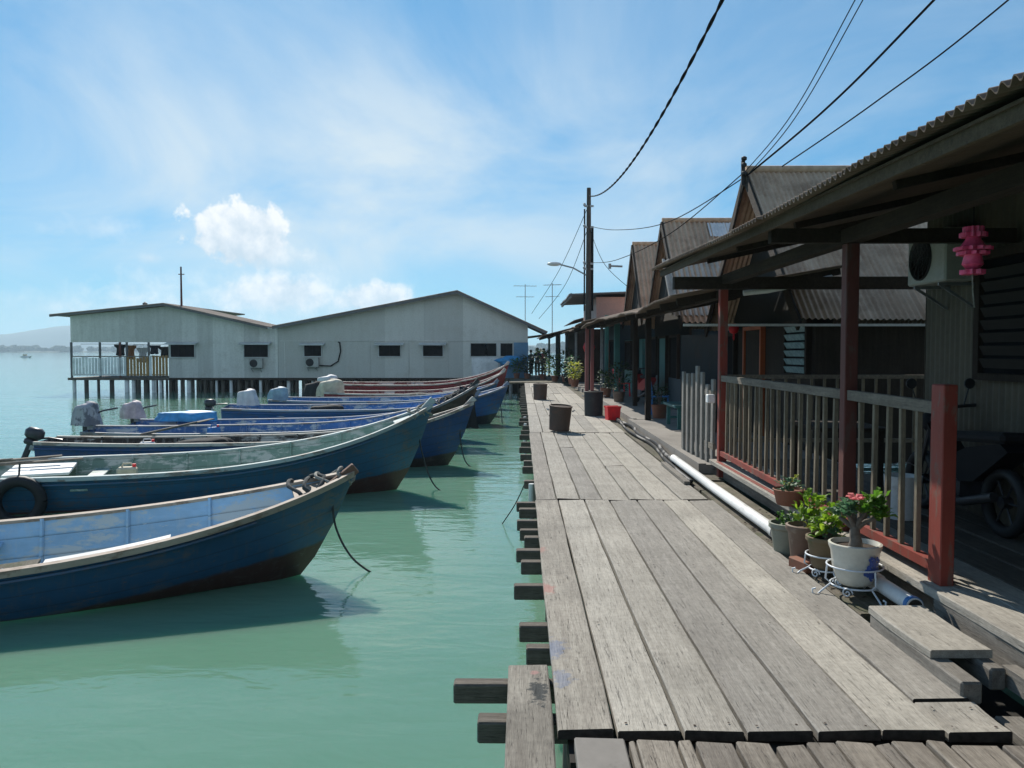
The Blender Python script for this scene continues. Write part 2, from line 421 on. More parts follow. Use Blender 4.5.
M['cloth_red'] = mat_simple('red_cloth', (.30, .03, .035), .9)
M['cloth_brown'] = mat_simple('orange_brown_cloth', (.30, .13, .05), .9)
M['cloth_pale'] = mat_simple('pale_cloth', (.55, .55, .55), .9)
M['cloth_grey'] = mat_simple('grey_cloth', (.22, .21, .24), .9)
M['tarp_blue'] = mat_simple('blue_tarpaulin', (.05, .28, .55), .5, .25, 6)
M['tarp_white'] = mat_simple('white_tarpaulin', (.58, .58, .59), .6, .15, 5)
M['tarp_grey'] = mat_paint('grey_white_cover', (.40, .39, .42), worn=(.10, .10, .12), amt=.85, scale=2.6, rough=.7, thr=.47)
M['tarp_pink'] = mat_simple('pinkish_cover', (.52, .42, .43), .6, .3, 5)
M['tarp_cream'] = mat_simple('cream_tarpaulin', (.56, .49, .37), .7, .2, 5)
M['tarp_bluegrey'] = mat_simple('bluish_tarpaulin', (.25, .36, .44), .6, .25, 5)
M['engine'] = mat_simple('dark_engine_cowl', (.04, .042, .05), .35, .3)
M['barrel'] = mat_paint('rusty_dark_pail', (.10, .066, .05), worn=(.15, .075, .05), amt=.6, scale=5, rough=.75)
M['barrel_black'] = mat_paint('black_pail', (.028, .028, .029), worn=(.06, .055, .05), amt=.4, scale=5, rough=.6)
M['red_plastic'] = mat_simple('red_plastic', (.85, .025, .035), .4)
M['red_lantern'] = mat_simple('red_paper', (.52, .012, .016), .6)
M['pink_lantern'] = mat_simple('pink_red_foil', (.93, .09, .22), .3, .3, 20)
M['orange_paint'] = mat_paint('orange_paint', (.42, .10, .03), worn=(.2, .1, .05), amt=.3)
M['louvre'] = mat_simple('pale_glass_louvre', (.28, .40, .41), .15, .3, 12)
M['pink_wall'] = mat_paint('faded_pink_wall', (.52, .32, .28), worn=(.35, .28, .25), amt=.3, scale=2)
M['concrete'] = mat_paint('worn_concrete', (.24, .222, .20), worn=(.14, .127, .11), amt=.5, scale=3, rough=.9)
M['pole_wood'] = mat_wood('pole_timber', (.055, .045, .04), (.13, .11, .095), axis='Z')
M['steel'] = mat_simple('dull_steel', (.30, .31, .32), .45, .2, 9, .6)
M['lamp_glass'] = mat_simple('lamp_diffuser', (.6, .6, .58), .3)
M['blue_mural'] = mat_paint('sky_blue_paint', (.12, .26, .40), worn=(.32, .36, .36), amt=.4, scale=2.2)
M['hill'] = mat_simple('forested_hill', (.030, .055, .030), .95, .4, .02)
M['shore'] = mat_simple('far_shore_trees', (.03, .05, .028), .95, .5, .08)
M['chrome'] = mat_simple('bike_metal', (.06, .06, .065), .45, .2, 9, .6)
M['scooter_red'] = mat_simple('red_bodywork', (.35, .02, .02), .3)
M['scooter_dark'] = mat_simple('dark_bodywork', (.012, .012, .014), .7, spec=.15)

# ------------------------------------------------------------------ camera, sun, sky
cam = bpy.data.cameras.new('camera'); co = bpy.data.objects.new('camera', cam); COL.objects.link(co)
co.location = (0, 0, 1.6); co.rotation_euler = (R(90 - 2.36), 0, R(.645))
cam.sensor_width = 36; cam.lens = 36 * 800 / 1024; cam.clip_start = .05; cam.clip_end = 30000
scene.camera = co
SUN_EL = R(39.5); SUN_AZ = R(-20)          # azimuth from +Y towards +X
sd = Vector((math.sin(SUN_AZ) * math.cos(SUN_EL), math.cos(SUN_AZ) * math.cos(SUN_EL), math.sin(SUN_EL)))
sl = bpy.data.lights.new('sun', 'SUN'); sl.energy = 5.0; sl.angle = R(.5); sl.color = (1, .94, .845)
so = bpy.data.objects.new('sun', sl); COL.objects.link(so)
so.rotation_euler = sd.to_track_quat('Z', 'Y').to_euler(); so.location = sd * 60

w = bpy.data.worlds.new('World'); scene.world = w; w.use_nodes = True
nt = w.node_tree; bg = nt.nodes['Background']; bg.inputs[1].default_value = .050
sky = N(nt, 'ShaderNodeTexSky', sky_type='NISHITA'); sky.sun_disc = False
sky.sun_elevation = SUN_EL; sky.sun_rotation = SUN_AZ; sky.altitude = 0; sky.air_density = 1.0; sky.dust_density = .15; sky.ozone_density = 2.5
tc = N(nt, 'ShaderNodeTexCoord'); D = tc.outputs['Generated']
sx = N(nt, 'ShaderNodeSeparateXYZ'); L(nt, D, sx.inputs[0])
zc = math_(nt, 'MAXIMUM', sx.outputs[2], 0.0)
inv = math_(nt, 'DIVIDE', 1., math_(nt, 'ADD', zc, .30))
px_ = math_(nt, 'MULTIPLY', sx.outputs[0], inv); py_ = math_(nt, 'MULTIPLY', sx.outputs[1], inv)
cv = N(nt, 'ShaderNodeCombineXYZ'); L(nt, px_, cv.inputs[0]); L(nt, py_, cv.inputs[1])
mp = N(nt, 'ShaderNodeMapping'); mp.inputs['Scale'].default_value = (1.55, 1.1, 1); mp.inputs['Rotation'].default_value = (0, 0, R(38)); mp.inputs['Location'].default_value = (.7, 1.9, 0)
L(nt, cv.outputs[0], mp.inputs[0])
veil = noise(nt, mp.outputs[0], 1.0, 8, .58, .6)
veil_m = ramp(nt, veil, [(.38, 0.), (.62, .75), (.8, 1.)])
fade = math_(nt, 'MULTIPLY', zc, 9., True)
fade2 = math_(nt, 'SUBTRACT', 1.25, math_(nt, 'MULTIPLY', zc, 1.2), True)
def raydir(px, py):
    v = Vector(((px - 512) / 800, -(py - 384) / 800, -1)); v.rotate(co.rotation_euler); return v.normalized()
def angdist(px, py, rx, ry):
    """elliptic distance on the sky round a bearing (rx across, ry up, in radians)."""
    d0 = raydir(px, py); right = Vector((d0.y, -d0.x, 0)).normalized(); up = right.cross(d0).normalized()
    def dot(vv):
        n = N(nt, 'ShaderNodeVectorMath', operation='DOT_PRODUCT'); L(nt, D, n.inputs[0]); n.inputs[1].default_value = tuple(vv); return n.outputs['Value']
    a = math_(nt, 'DIVIDE', dot(right), rx); b = math_(nt, 'DIVIDE', dot(up), ry)
    front = math_(nt, 'GREATER_THAN', dot(d0), 0)
    dd = math_(nt, 'SQRT', math_(nt, 'ADD', math_(nt, 'MULTIPLY', a, a), math_(nt, 'MULTIPLY', b, b)))
    return math_(nt, 'ADD', dd, math_(nt, 'MULTIPLY', math_(nt, 'SUBTRACT', 1., front), 50)), b
SKY_TINT = (1.05, 2.55, 3.58)
# broad thin veil low in the west and ahead
vd, _ = angdist(350, 175, .50, .19)
veil_big = math_(nt, 'MULTIPLY', ramp(nt, vd, [(0., 1.), (1., 0.)]), .62)
tot = math_(nt, 'ADD', math_(nt, 'MULTIPLY', veil_m, math_(nt, 'MULTIPLY', .58, fade2)), math_(nt, 'MULTIPLY', veil_big, ramp(nt, veil, [(.3, .15), (.6, 1.)])), True)
tot = math_(nt, 'MULTIPLY', tot, fade)
# unseen overcast added behind the viewer to whiten the blue fill light
behind = math_(nt, 'MULTIPLY', math_(nt, 'SUBTRACT', -.15, sx.outputs[1]), 1.6, True)
tot = math_(nt, 'MAXIMUM', tot, math_(nt, 'MULTIPLY', behind, .5))
gm = N(nt, 'ShaderNodeGamma'); gm.inputs[1].default_value = .62; L(nt, sky.outputs[0], gm.inputs[0])
skyc = mixc(nt, 1., gm.outputs[0], SKY_TINT, 'MULTIPLY')
colr = mixc(nt, tot, skyc, (11.6, 13.4, 14.6))
# cumulus
cn = noise(nt, D, 42, 9, .60, .1); cs = noise(nt, D, 15, 5, .55)
def cumulus(col, px, py, rx, ry, amp=1.0, op=1.0, soft=.25):
    d, up = angdist(px, py, rx / 800, ry / 800)
    h = math_(nt, 'ADD', math_(nt, 'SUBTRACT', 1., d), math_(nt, 'MULTIPLY', math_(nt, 'SUBTRACT', cn, .5), amp * 2.4))
    h = math_(nt, 'ADD', h, math_(nt, 'MULTIPLY', math_(nt, 'SUBTRACT', cs, .5), amp * 1.8))
    msk = ramp(nt, h, [(.12, 0.), (.12 + soft, op)])
    sh = math_(nt, 'ADD', math_(nt, 'MULTIPLY', up, .38), math_(nt, 'MULTIPLY', math_(nt, 'SUBTRACT', cn, .5), 2.2))
    cc = ramp(nt, math_(nt, 'ADD', sh, .5), [(.0, (10., 11.9, 13.6)), (.45, (13.2, 14.3, 15.4)), (.8, (16.5, 16.7, 16.7))])
    return mixc(nt, msk, col, cc)
colr = cumulus(colr, 260, 302, 190, 38, .45, .75, .8)
colr = cumulus(colr, 60, 305, 90, 24, .6, .45, .9)
colr = cumulus(colr, 372, 298, 45, 20, .5, .9, .4)
colr = cumulus(colr, 278, 292, 60, 24, .5, .85, .5)
colr = cumulus(colr, 95, 228, 45, 14, .6, .35, .9)
colr = cumulus(colr, 150, 258, 14, 7, .5, .5, .8)
colr = cumulus(colr, 268, 254, 46, 18, .5, .8, .6)
colr = cumulus(colr, 238, 232, 56, 36, .50, 1., .16)
L(nt, colr, bg.inputs[0])

vs = scene.view_settings; vs.view_transform = 'Standard'; vs.look = 'None'; vs.gamma = 1; vs.exposure = .27; vs.use_curve_mapping = False
cy = scene.cycles; cy.max_bounces = 6; cy.diffuse_bounces = 2; cy.glossy_bounces = 3; cy.transmission_bounces = 3; cy.volume_bounces = 0
cy.use_denoising = True
try: cy.denoiser = 'OPENIMAGEDENOISE'
except Exception: pass
cy.sample_clamp_indirect = 4
WZ = -.85

# ------------------------------------------------------------------ water, hills, haze
m, nt, bs = NT('sea_water')
v, _, src = coords(nt, (1, 1, 1))
v2, _, _ = coords(nt, (.7, 1.5, 1))
b1 = noise(nt, v, .12, 4, .55)
colw = mixc(nt, ramp(nt, b1, [(.35, 0.), (.65, 1.)]), (.120, .242, .168), (.146, .275, .198))
L(nt, colw, bs.inputs['Base Color']); bs.inputs['Roughness'].default_value = .05; bs.inputs['IOR'].default_value = 1.333; bs.inputs['Specular IOR Level'].default_value = .5
h1 = noise(nt, v2, 2.2, 3, .55, .4); h2 = noise(nt, v2, .7, 3, .5, .3); h3 = noise(nt, v2, 7, 2, .5)
hh = math_(nt, 'ADD', math_(nt, 'ADD', math_(nt, 'MULTIPLY', h1, .5), math_(nt, 'MULTIPLY', h2, 1.1)), math_(nt, 'MULTIPLY', h3, .10))
bump(nt, bs, hh, .55, .037)
bs.inputs['Subsurface Weight'].default_value = .9; bs.inputs['Subsurface Radius'].default_value = (.22, .42, .36); bs.inputs['Subsurface Scale'].default_value = 2.4
M['water'] = m
b = MB()
ext = 3600
b.add([(-4300, -600, WZ), (4300, -600, WZ), (4300, ext, WZ), (-4300, ext, WZ)], [(0, 1, 2, 3)])
struct(b.build('sea', M['water']))

def ridge(name, mat, y, x0, x1, hf, depth, n=160, seedz=0):
    b = MB(); k = 7
    for i in range(n + 1):
        x = x0 + (x1 - x0) * i / n; h = hf(x)
        for j in range(k + 1):
            t = j / k; pr = math.sin(math.pi * t) ** .8
            hz = h * pr * (1 + .14 * mnoise.noise(Vector((x * .004, t * 4, seedz)))) if 0 < t < 1 else 0
            b.v.append(Vector((x, y + depth * t, WZ - 1 + hz)))
    W = k + 1
    for i in range(n):
        for j in range(k):
            a = i * W + j; b.face((a, a + 1, a + W + 1, a + W))
    return b.build(name, mat, smooth=80)
def hill_h(x):
    return 92 * math.exp(-((x + 1720) / 260) ** 2) + 55 * math.exp(-((x + 2150) / 350) ** 2) + 34 * math.exp(-((x + 1300) / 300) ** 2) + 30 * math.exp(-((x + 650) / 500) ** 2) + 24 * math.exp(-((x - 500) / 600) ** 2) + 8 + 4 * mnoise.noise(Vector((x * .01, 3, 0)))
struct(ridge('hills', M['hill'], 2900, -3200, 1500, hill_h, 700, 220))
# far shore: a low wooded bank read as one mass
b = MB()
struct(ridge('shore_bank', M['shore'], 1480, -1800, 900, lambda x: 3.5, 90, 60))
for i in range(520):
    x = -1500 + 2100 * rnd.random(); hgt = 5 + 15 * max(0, mnoise.noise(Vector((x * .006, 0, 5))) + .35) * (0.5 + rnd.random()); 
    b.blob((x, 1500 + rnd.random() * 50, WZ + hgt * .45), (hgt * .8, 8, hgt * .62), 7, 0, .5, i)
tag(b.build('far_shore_trees', M['shore'], smooth=False), 'hazy dark band of trees along the far shore below the hills', 'trees', kind='stuff')

m = bpy.data.materials.new('haze_air'); m.use_nodes = True; nt = m.node_tree
nt.nodes.remove(nt.nodes['Principled BSDF'])
pv = N(nt, 'ShaderNodeVolumePrincipled'); pv.inputs['Color'].default_value = (.62, .84, 1., 1); pv.inputs['Density'].default_value = .00030; pv.inputs['Anisotropy'].default_value = .3
L(nt, pv.outputs[0], nt.nodes['Material Output'].inputs['Volume'])
b = MB(); b.bb(-4500, 4500, -800, 3900, WZ - 1.6, 112)
HAZE = b.build('haze', m); HAZE['kind'] = 'stuff'; HAZE['label'] = 'pale sea haze hanging over the water and the far hills'; HAZE['category'] = 'haze'

# small boat far off on the left
t = thing('distant_boat', 'tiny pale boat far out on the water near the left shore', 'boat', (-190, 305, WZ))
b = MB(); b.poly_prism([(-1.6, -.5, -.1), (1.4, -.5, -.1), (2.1, -.5, .6), (-1.8, -.5, .5)], (0, 1, 0)); b.build('hull', M['white_paint'], t)
b = MB(); b.bb(-.9, .3, -.4, .4, .5, 1.2); b.build('cabin', M['tarp_cream'], t)

# ------------------------------------------------------------------ boardwalk
BW = thing('boardwalk', None, None, (0, 0, 0)); BW['kind'] = 'structure'
def plank(b, x0, x1, y0, y1, z, th=.045, jag=.012, seg=None, mat=0, endmat=0, nails=False):
    """one plank along y with wandering edges, worn arrises and uneven ends."""
    gap = .010 + rnd.random() * .010
    x0 += gap / 2; x1 -= gap / 2; n = seg or max(3, int((y1 - y0) / .45))
    y0 += rnd.uniform(0, jag); y1 -= rnd.uniform(0, jag); base = len(b.v)
    dz = rnd.uniform(-.004, .004); tilt = rnd.uniform(-.004, .004); s0 = rnd.random() * 90; ch = .006
    for i in range(n + 1):
        t = i / n; y = y0 + (y1 - y0) * t
        wl = .010 * mnoise.noise(Vector((s0, y * 1.9, 0))); wr = .010 * mnoise.noise(Vector((s0 + 7, y * 1.9, 0)))
        zz = z + dz + .005 * mnoise.noise(Vector((s0 + 3, y * .9, 0))) + (.004 * math.cos(t * 6.28))
        ya = y + (rnd.uniform(-.006, .006) if i in (0, n) else 0); yb = y + (rnd.uniform(-.006, .006) if i in (0, n) else 0)
        for (x, yy, q) in ((x0 + wl, ya, zz - th), (x0 + wl, ya, zz - ch - tilt), (x0 + wl + ch, ya, zz - tilt), (x1 + wr - ch, yb, zz + tilt), (x1 + wr, yb, zz - ch + tilt), (x1 + wr, yb, zz - th)):
            b.v.append(Vector((x, yy, q)))
    for i in range(n):
        for j in range(6):
            a = base + i * 6 + j; c = base + i * 6 + (j + 1) % 6
            b.face((a, c, c + 6, a + 6), mat)
    if nails:
        for yy in [y0 + .05] + [y0 + .05 + k * 1.28 for k in range(1, int((y1 - y0) / 1.28))] + [y1 - .05]:
            for xx in (x0 + .045, x1 - .05):
                if rnd.random() < .2: continue
                cx, cy_ = xx + rnd.uniform(-.012, .012), yy + rnd.uniform(-.015, .015); q0 = len(b.v); r_ = rnd.uniform(.0045, .0075)
                for q in range(8): b.v.append(Vector((cx + r_ * math.cos(q * .785), cy_ + r_ * math.sin(q * .785), z + dz + .0085)))
                b.face([q0 + q for q in range(8)], 2)
    b.face([base + j for j in range(6)][::-1], endmat); b.face([base + n * 6 + j for j in range(6)], endmat)

b = MB()
s1 = [.15, .40, .68, .95, 1.24, 1.52, 1.79, 2.06]
for i in range(7):
    if i == 0: continue
    if i == 6: plank(b, s1[i], s1[i + 1], 3.62, 8.52, 0, nails=True); plank(b, s1[i] - .0, s1[i + 1] + .01, 3.31, 3.6, -.004, nails=True)
    else: plank(b, s1[i], s1[i + 1], 3.31, 8.52, 0, nails=True)
s2 = [.16, .385, .64, .88, 1.17, 1.44, 1.73, 2.02]
e2 = [15.6, 15.6, 13.2, 15.6, 11.1, 15.6, 15.6]
for i in range(1, 7):
    plank(b, s2[i], s2[i + 1], 8.56, e2[i], 0, nails=True)
    if e2[i] < 15: plank(b, s2[i], s2[i + 1], e2[i] + .03, 15.6, -.003)
y = 15.64
while y < 40:
    y1 = min(40.2, y + rnd.uniform(4.2, 6.0)); x = .17
    while x < 2.0:
        x1 = x + rnd.uniform(.22, .3)
        if x1 > 1.9: x1 = 2.06
        plank(b, x, x1, y, y1, 0, seg=4); x = x1
    y = y1 + .03
for q in range(len(b.f)):
    if len(b.f[q]) == 6: b.m[q] = 1
b.build('deck_planks', [M['deck'], M['shade_ends'], M['nail']], BW)
b = MB(); plank(b, s1[0], s1[1], 3.31, 8.52, 0); plank(b, s2[0], s2[1], 8.56, 15.6, 0)
for q in range(len(b.f)):
    if len(b.f[q]) == 6: b.m[q] = 1
b.build('edge_planks', [M['spill_wood'], M['shade_ends']], BW)
# older, rougher boards in the bottom row
b = MB(); xs = [.44, .475, .64, .71, .875, 1.03, 1.17, 1.29, 1.45, 1.52, 1.66, 1.75, 1.95, 2.2]
for i in range(len(xs) - 1): plank(b, xs[i], xs[i + 1], 1.9, 3.262 + rnd.uniform(-.035, .0), -.010, jag=.02)
b.build('old_planks', M['deck_rough'], BW)
b = MB(); plank(b, .215, .435, 1.9, 3.262, -.006); b.build('bleached_plank', M['concrete'], BW)
b = MB(); plank(b, -.07, .145, 1.9, 4.05, -.012, th=.06, jag=.0); b.build('edge_beam', M['tarred_edge'], BW)
b = MB()
plank(b, 2.07, 2.30, 4.85, 9.2, -.012); plank(b, 2.31, 2.52, 4.85, 9.9, -.03); plank(b, 2.06, 2.3, 9.25, 14, -.015)
plank(b, 2.30, 2.55, 10, 14, -.02); plank(b, 2.07, 2.30, 14.03, 22, -.02); plank(b, 2.31, 2.54, 14.03, 22, -.03); plank(b, 2.07, 2.30, 22.03, 40, -.02); plank(b, 2.31, 2.54, 22.03, 40, -.03)
b.build('mossy_planks', M['deck_moss'], BW)
b = MB(); b.bb(.2, 2.1, 3.17, 3.40, -.20, -.062); b.bb(2.08, 2.62, 1.9, 4.8, -.30, -.25); b.build('gap_shade_boards', M['shade_wood'], BW)  # dark boards added under the gaps, standing in for shade
# joist ends poking out on the water side
jo = [(4.0, -.34, -.075), (3.64, -.2, -.10), (4.47, .03, -.075), (4.86, -.01, -.075), (5.66, -.05, -.065), (6.33, .0, -.075), (6.7, -.04, -.075), (7.17, .03, -.075), (7.49, -.01, -.08), (7.88, -.04, -.075), (8.47, -.02, -.075), (8.82, -.05, -.075),
      (10.3, .04, -.075), (11.55, .02, -.075), (12.2, .04, -.08), (12.9, -.01, -.075), (13.9, -.03, -.075), (14.7, .0, -.075), (16.0, -.03, -.08)]
jo += [(16.9 + i * 1.05, rnd.uniform(-.08, .04), -.08) for i in range(22)]
for (y, x, z) in jo:
    b = MB((0, y, z)); ww = rnd.uniform(.085, .12)
    b.box((1.1 + x / 2, y, z - .05), (2.2 - x, ww, .10), Matrix.Rotation(rnd.uniform(-.02, .02), 4, 'Z'), ch=.008)
    o = b.build('joist', M['deck_under'], BW); o.location = (0, y, z)
for i, y in enumerate([2.4, 4.6, 7.2, 9.8, 12.4, 15.0, 17.6, 20.4, 23.4, 26.4, 29.6, 33, 36.5, 40]):
    for x in (.30, 1.85):
        b = MB((x, y, -2)); b.tube([(x, y, -2.2), (x + rnd.uniform(-.04, .04), y, -.17)], .085, 10)
        o = b.build('pile', M['pile'], BW, smooth=50); o.location = (x, y, -2)
for x in (.32, 1.1, 1.85):
    b = MB(); b.bb(x - .06, x + .06, 1.8, 40.2, -.36, -.19); b.build('stringer', M['deck_under'], BW)
for (y, x) in ((9.9, .13), (18.2, .10), (20.1, .1)):
    b = MB((x, y, -1.6)); b.tube([(x, y, -1.7), (x, y, -.05)], .035, 8); o = b.build('pipe_post', M['white_pipe'], BW, smooth=50); o.location = (x, y, -1.6)
# far cross walk at the end
b = MB(); y = 40.25
while y < 52:
    y1 = y + rnd.uniform(.18, .26); b.bb(-.6, 4.2, y, y1 - .012, -.06, .03); y = y1
FW = thing('far_walkway', None, None); FW['kind'] = 'structure'; b.build('walkway_planks', M['deck_moss'], FW)

# step and debris on the right
t = thing('wooden_step', 'heavy grey wooden step beside the red post, pale board on top', 'step', (2.2, 4.2, 0))
b = MB((2.2, 4.2, 0)); b.bb(2.025, 2.125, 3.64, 4.61, -.03, .078, ch=.01); b.build('support_beam', M['deck_edge'], t)
b = MB((2.2, 4.2, 0)); b.bb(2.25, 2.33, 3.8, 4.61, -.03, .078, ch=.01); b.build('support_beam', M['deck_edge'], t)
b = MB((2.2, 4.2, 0)); plank(b, 2.015, 2.345, 3.92, 4.62, .122, th=.042)
b.build('tread', M['deck'], t)
b = MB((2.2, 3.2, 0)); plank(b, 2.13, 2.27, 2.2, 3.58, -.05, th=.07); tag(b.build('loose_plank', M['deck_edge']), 'loose grey plank lying below the wooden step at the right edge', 'plank')

# ------------------------------------------------------------------ near house with porch
H1 = thing('porch_house', 'nearest house with rusty corrugated porch roof and beige corrugated wall', 'house', (4, 5, 0))
O = (4, 5, 0)
b = MB(O); x = 2.43
while x < 3.9:
    x1 = min(3.93, x + rnd.uniform(.2, .27)); plank(b, x, x1, -3, 10.35, .2, th=.05); x = x1
    if x > 2.85: break
b.build('porch_edge_boards', M['deck'], H1)
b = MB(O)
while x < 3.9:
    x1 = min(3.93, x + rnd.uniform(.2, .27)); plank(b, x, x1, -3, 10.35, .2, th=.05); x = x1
b.build('porch_floor', M['shaded_floor'], H1)
b = MB(O); b.bb(2.44, 2.50, -3, 4.7, -.02, .148); b.bb(2.34, 2.41, 1.8, 3.86, -.02, .075); b.bb(2.56, 2.62, 4.6, 10.3, -.02, .15); b.build('floor_beam', M['deck_edge'], H1)
b = MB(O)
for y in (2.2, 4.9, 6.4, 8.3, 10.1):
    for x in (2.68, 3.8):
        b = MB(O); b.bb(x - .06, x + .06, y - .06, y + .06, -1.8, .145); b.build('floor_post', M['pile'], H1)
# wall with window opening
WX = 3.9
b = MB(O)
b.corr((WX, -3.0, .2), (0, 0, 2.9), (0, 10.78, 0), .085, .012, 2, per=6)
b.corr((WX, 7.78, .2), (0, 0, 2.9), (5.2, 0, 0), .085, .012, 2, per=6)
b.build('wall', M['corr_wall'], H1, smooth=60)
wn = MB(O); wn.bb(WX - .05, WX - .02, 5.5, 6.72, 1.42, 2.35)
win = wn.build('window', M['win_dark'], H1)
b = MB(O)
for z in [1.5 + i * .105 for i in range(8)]: b.box((WX - .07, 6.11, z), (.012, 1.18, .085), Matrix.Rotation(R(-28), 4, 'Y'))
b.build('louvres', M['shade_wood'], win)
b = MB(O); b.bb(WX - .09, WX - .022, 5.42, 5.497, 1.36, 2.43); b.bb(WX - .09, WX - .022, 6.723, 6.80, 1.36, 2.43); b.bb(WX - .09, WX - .022, 5.5, 6.72, 2.353, 2.43); b.bb(WX - .09, WX - .022, 5.5, 6.72, 1.36, 1.417); b.build('frame', M['dark_wood'], win)
b = MB(O); b.bb(WX - .05, WX - .02, 2.4, 3.4, .2, 2.25); dr = b.build('door', M['dark_wood'], H1)
b = MB(O); b.tube([(WX - .06, 3.3, 1.2), (WX - .12, 3.3, 1.2)], .02, 8); b.build('handle', M['steel'], dr)
# porch roof: rusty sheets on timber
b = MB(O)
b.corr((4.2, -3.2, 2.98), (-2.45, 0, -.53), (0, 14.05, .241), .076, .015, 4, .006, sag=.022, seed=1, rag=.05, per=8)
b.build('porch_roof', M['porch_roof'], H1, smooth=60)
b = MB(O)
def roofz(x, y=-3.1): return 2.98 - .53 * (4.2 - x) / 2.45 + .01713 * (y + 3.2)
b.poly_prism([(1.84, -3.1, roofz(1.84) - .045), (4.15, -3.1, roofz(4.15) - .045), (4.15, -3.1, roofz(4.15) - .06), (1.84, -3.1, roofz(1.84) - .06)], (0, 13.85, .2373))
b.build('ceiling_boards', M['soffit'], H1)
for y in [1.4, 3.2, 5.0, 6.8, 8.6, 9.95]:
    b = MB(O); b.bar((2.3, y, roofz(2.3, y) - .09), (4.1, y, roofz(4.1, y) - .09), .05, .055); b.build('rafter', M['dark_wood_y'], H1)
b = MB(O); b.bb(2.49, 2.61, -3.0, 10.3, 2.43, 2.54); b.build('post_beam', M['dark_wood_y'], H1)
b = MB(O); b.bar((1.87, -3.1, roofz(1.87) - .095), (1.87, 10.75, roofz(1.87, 10.75) - .095), .025, .065); b.build('eave_board', M['soffit'], H1)
b = MB(O); b.bb(1.9, 5.2, 9.98, 10.1, 2.37, 2.52); b.build('tie_beam', M['dark_wood_y'], H1)
b = MB(O); b.bb(1.95, 3.85, 6.3, 6.38, 2.445, 2.555); b.build('tie_beam', M['dark_wood_y'], H1)
b = MB(O); b.tube([(2.8, 10.15, 2.33), (3.1, 10.12, 2.36), (3.9, 10.12, 2.52)], .035, 8); b.build('gutter_pipe', M['white_pipe'], H1)
for (y, mt, nm) in ((6.25, 'brown_post', 'porch_post'), (10.15, 'red_post', 'porch_post'), (1.6, 'brown_post', 'porch_post')):
    b = MB(O); b.bb(2.5, 2.6, y - .05, y + .05, .0, 2.428, ch=.006); b.build(nm, M[mt], H1)
# main house body and roof behind the porch (over the frame's right edge)
b = MB(O); b.corr((9.2, .6, 3.0), (-2.55, 0, 2.3), (0, 7.5, 0), .09, .015, 2); b.corr((4.05, .6, 3.0), (2.6, 0, 2.3), (0, 7.5, 0), .09, .015, 2); b.build('roof', M['roof_brown'], H1, smooth=60)

b = MB(O); x = -3.0
while x < 3.3:
    b.bb(2.56, 2.585, x, x + .17, .22, 2.42, ch=.004); x += .18
b.build('light_block_boards', M['dark_wood'], H1)  # boards added out of frame to keep skylight off the porch
b = MB(O); b.bb(2.6, 3.88, -2.95, -2.9, .22, 2.6); b.build('light_block_wall', M['dark_wood'], H1)  # unseen wall added to shut skylight out of the porch
# porch railing
RL = thing('porch_railing', 'long railing of thin weathered bars between red painted posts', 'railing', (2.55, 4.83, .2))
O2 = (2.55, 4.83, .2)
b = MB(O2); b.bb(2.505, 2.59, 4.76, 4.908, .19, 1.40, ch=.006); b.build('end_post', M['red_post'], RL)
b = MB(O2); b.bar((2.545, 4.912, 1.255), (2.545, 6.198, 1.26), .055, .075); b.build('top_rail', M['rail_wood'], RL)
b = MB(O2); b.bar((2.545, 6.302, 1.26), (2.545, 10.098, 1.255), .055, .075); b.build('top_rail', M['rail_wood'], RL)
b = MB(O2); b.bar((2.545, 4.912, .285), (2.545, 6.198, .285), .07, .06); b.build('bottom_rail', M['red_post'], RL)
b = MB(O2); b.bar((2.545, 6.302, .285), (2.545, 10.098, .31), .07, .06); b.build('bottom_rail', M['red_post'], RL)
b = MB(O2); b.bar((2.49, 7.0, .17), (2.49, 10.098, .17), .05, .07); b.build('sill_rail', M['red_post'], RL)
ys = [4.91 + 1.285 * (i + 1) / 6 for i in range(5)] + [6.3 + 3.8 * (i + 1) / 19 for i in range(18)]
for y in ys:
    b = MB(O2); tl = rnd.uniform(-.012, .012); b.bar((2.545, y, .316), (2.545 + tl, y + rnd.uniform(-.015, .015), 1.216), .034, .03); b.build('bar', M['bar_wood'], RL)
# cross railing at the porch's far end
R2 = thing('cross_railing', 'short pale railing across the far end of the porch', 'railing', (3.2, 10.33, .2))
O3 = (3.2, 10.33, .2)
b = MB(O3); b.bar((2.62, 10.33, 1.27), (5.3, 10.33, 1.27), .05, .05); b.build('top_rail', M['rail_wood'], R2)
b = MB(O3); b.bar((2.62, 10.33, .45), (5.3, 10.33, .45), .05, .05); b.build('bottom_rail', M['rail_wood'], R2)
for i in range(16):
    x = 2.75 + i * .165; b = MB(O3); b.bar((x, 10.33, .20), (x, 10.33, 1.245), .03, .03); b.build('bar', M['bar_wood'], R2)
# grey picket gate
G = thing('picket_gate', 'grey weathered picket gate standing beyond the red post', 'gate', (2.5, 11.4, 0))
O4 = (2.5, 11.4, 0)
hs = [1.26, 1.24, 1.25, 1.36, 1.28, 1.12, 1.2]
for i in range(7):
    y = 12.15 - i * .26; b = MB(O4); b.box((2.47 + .012 * i, y, .03 + hs[i] / 2), (.04, .13, hs[i]), Matrix.Rotation(rnd.uniform(-.02, .02), 4, 'X'), ch=.006); b.build('picket', M['grey_picket'], G)
for z in (.3, 1.0):
    b = MB(O4); b.bb(2.52, 2.56, 10.5, 12.25, z, z + .08); b.build('cross_rail', M['rail_wood'], G)
b = MB((2.46, 10.4, 1.0)); b.bb(2.40, 2.498, 10.3, 10.42, .93, 1.04, ch=.01); tag(b.build('switch_box', M['white_paint']), 'small white box fixed beside the far red post', 'box')

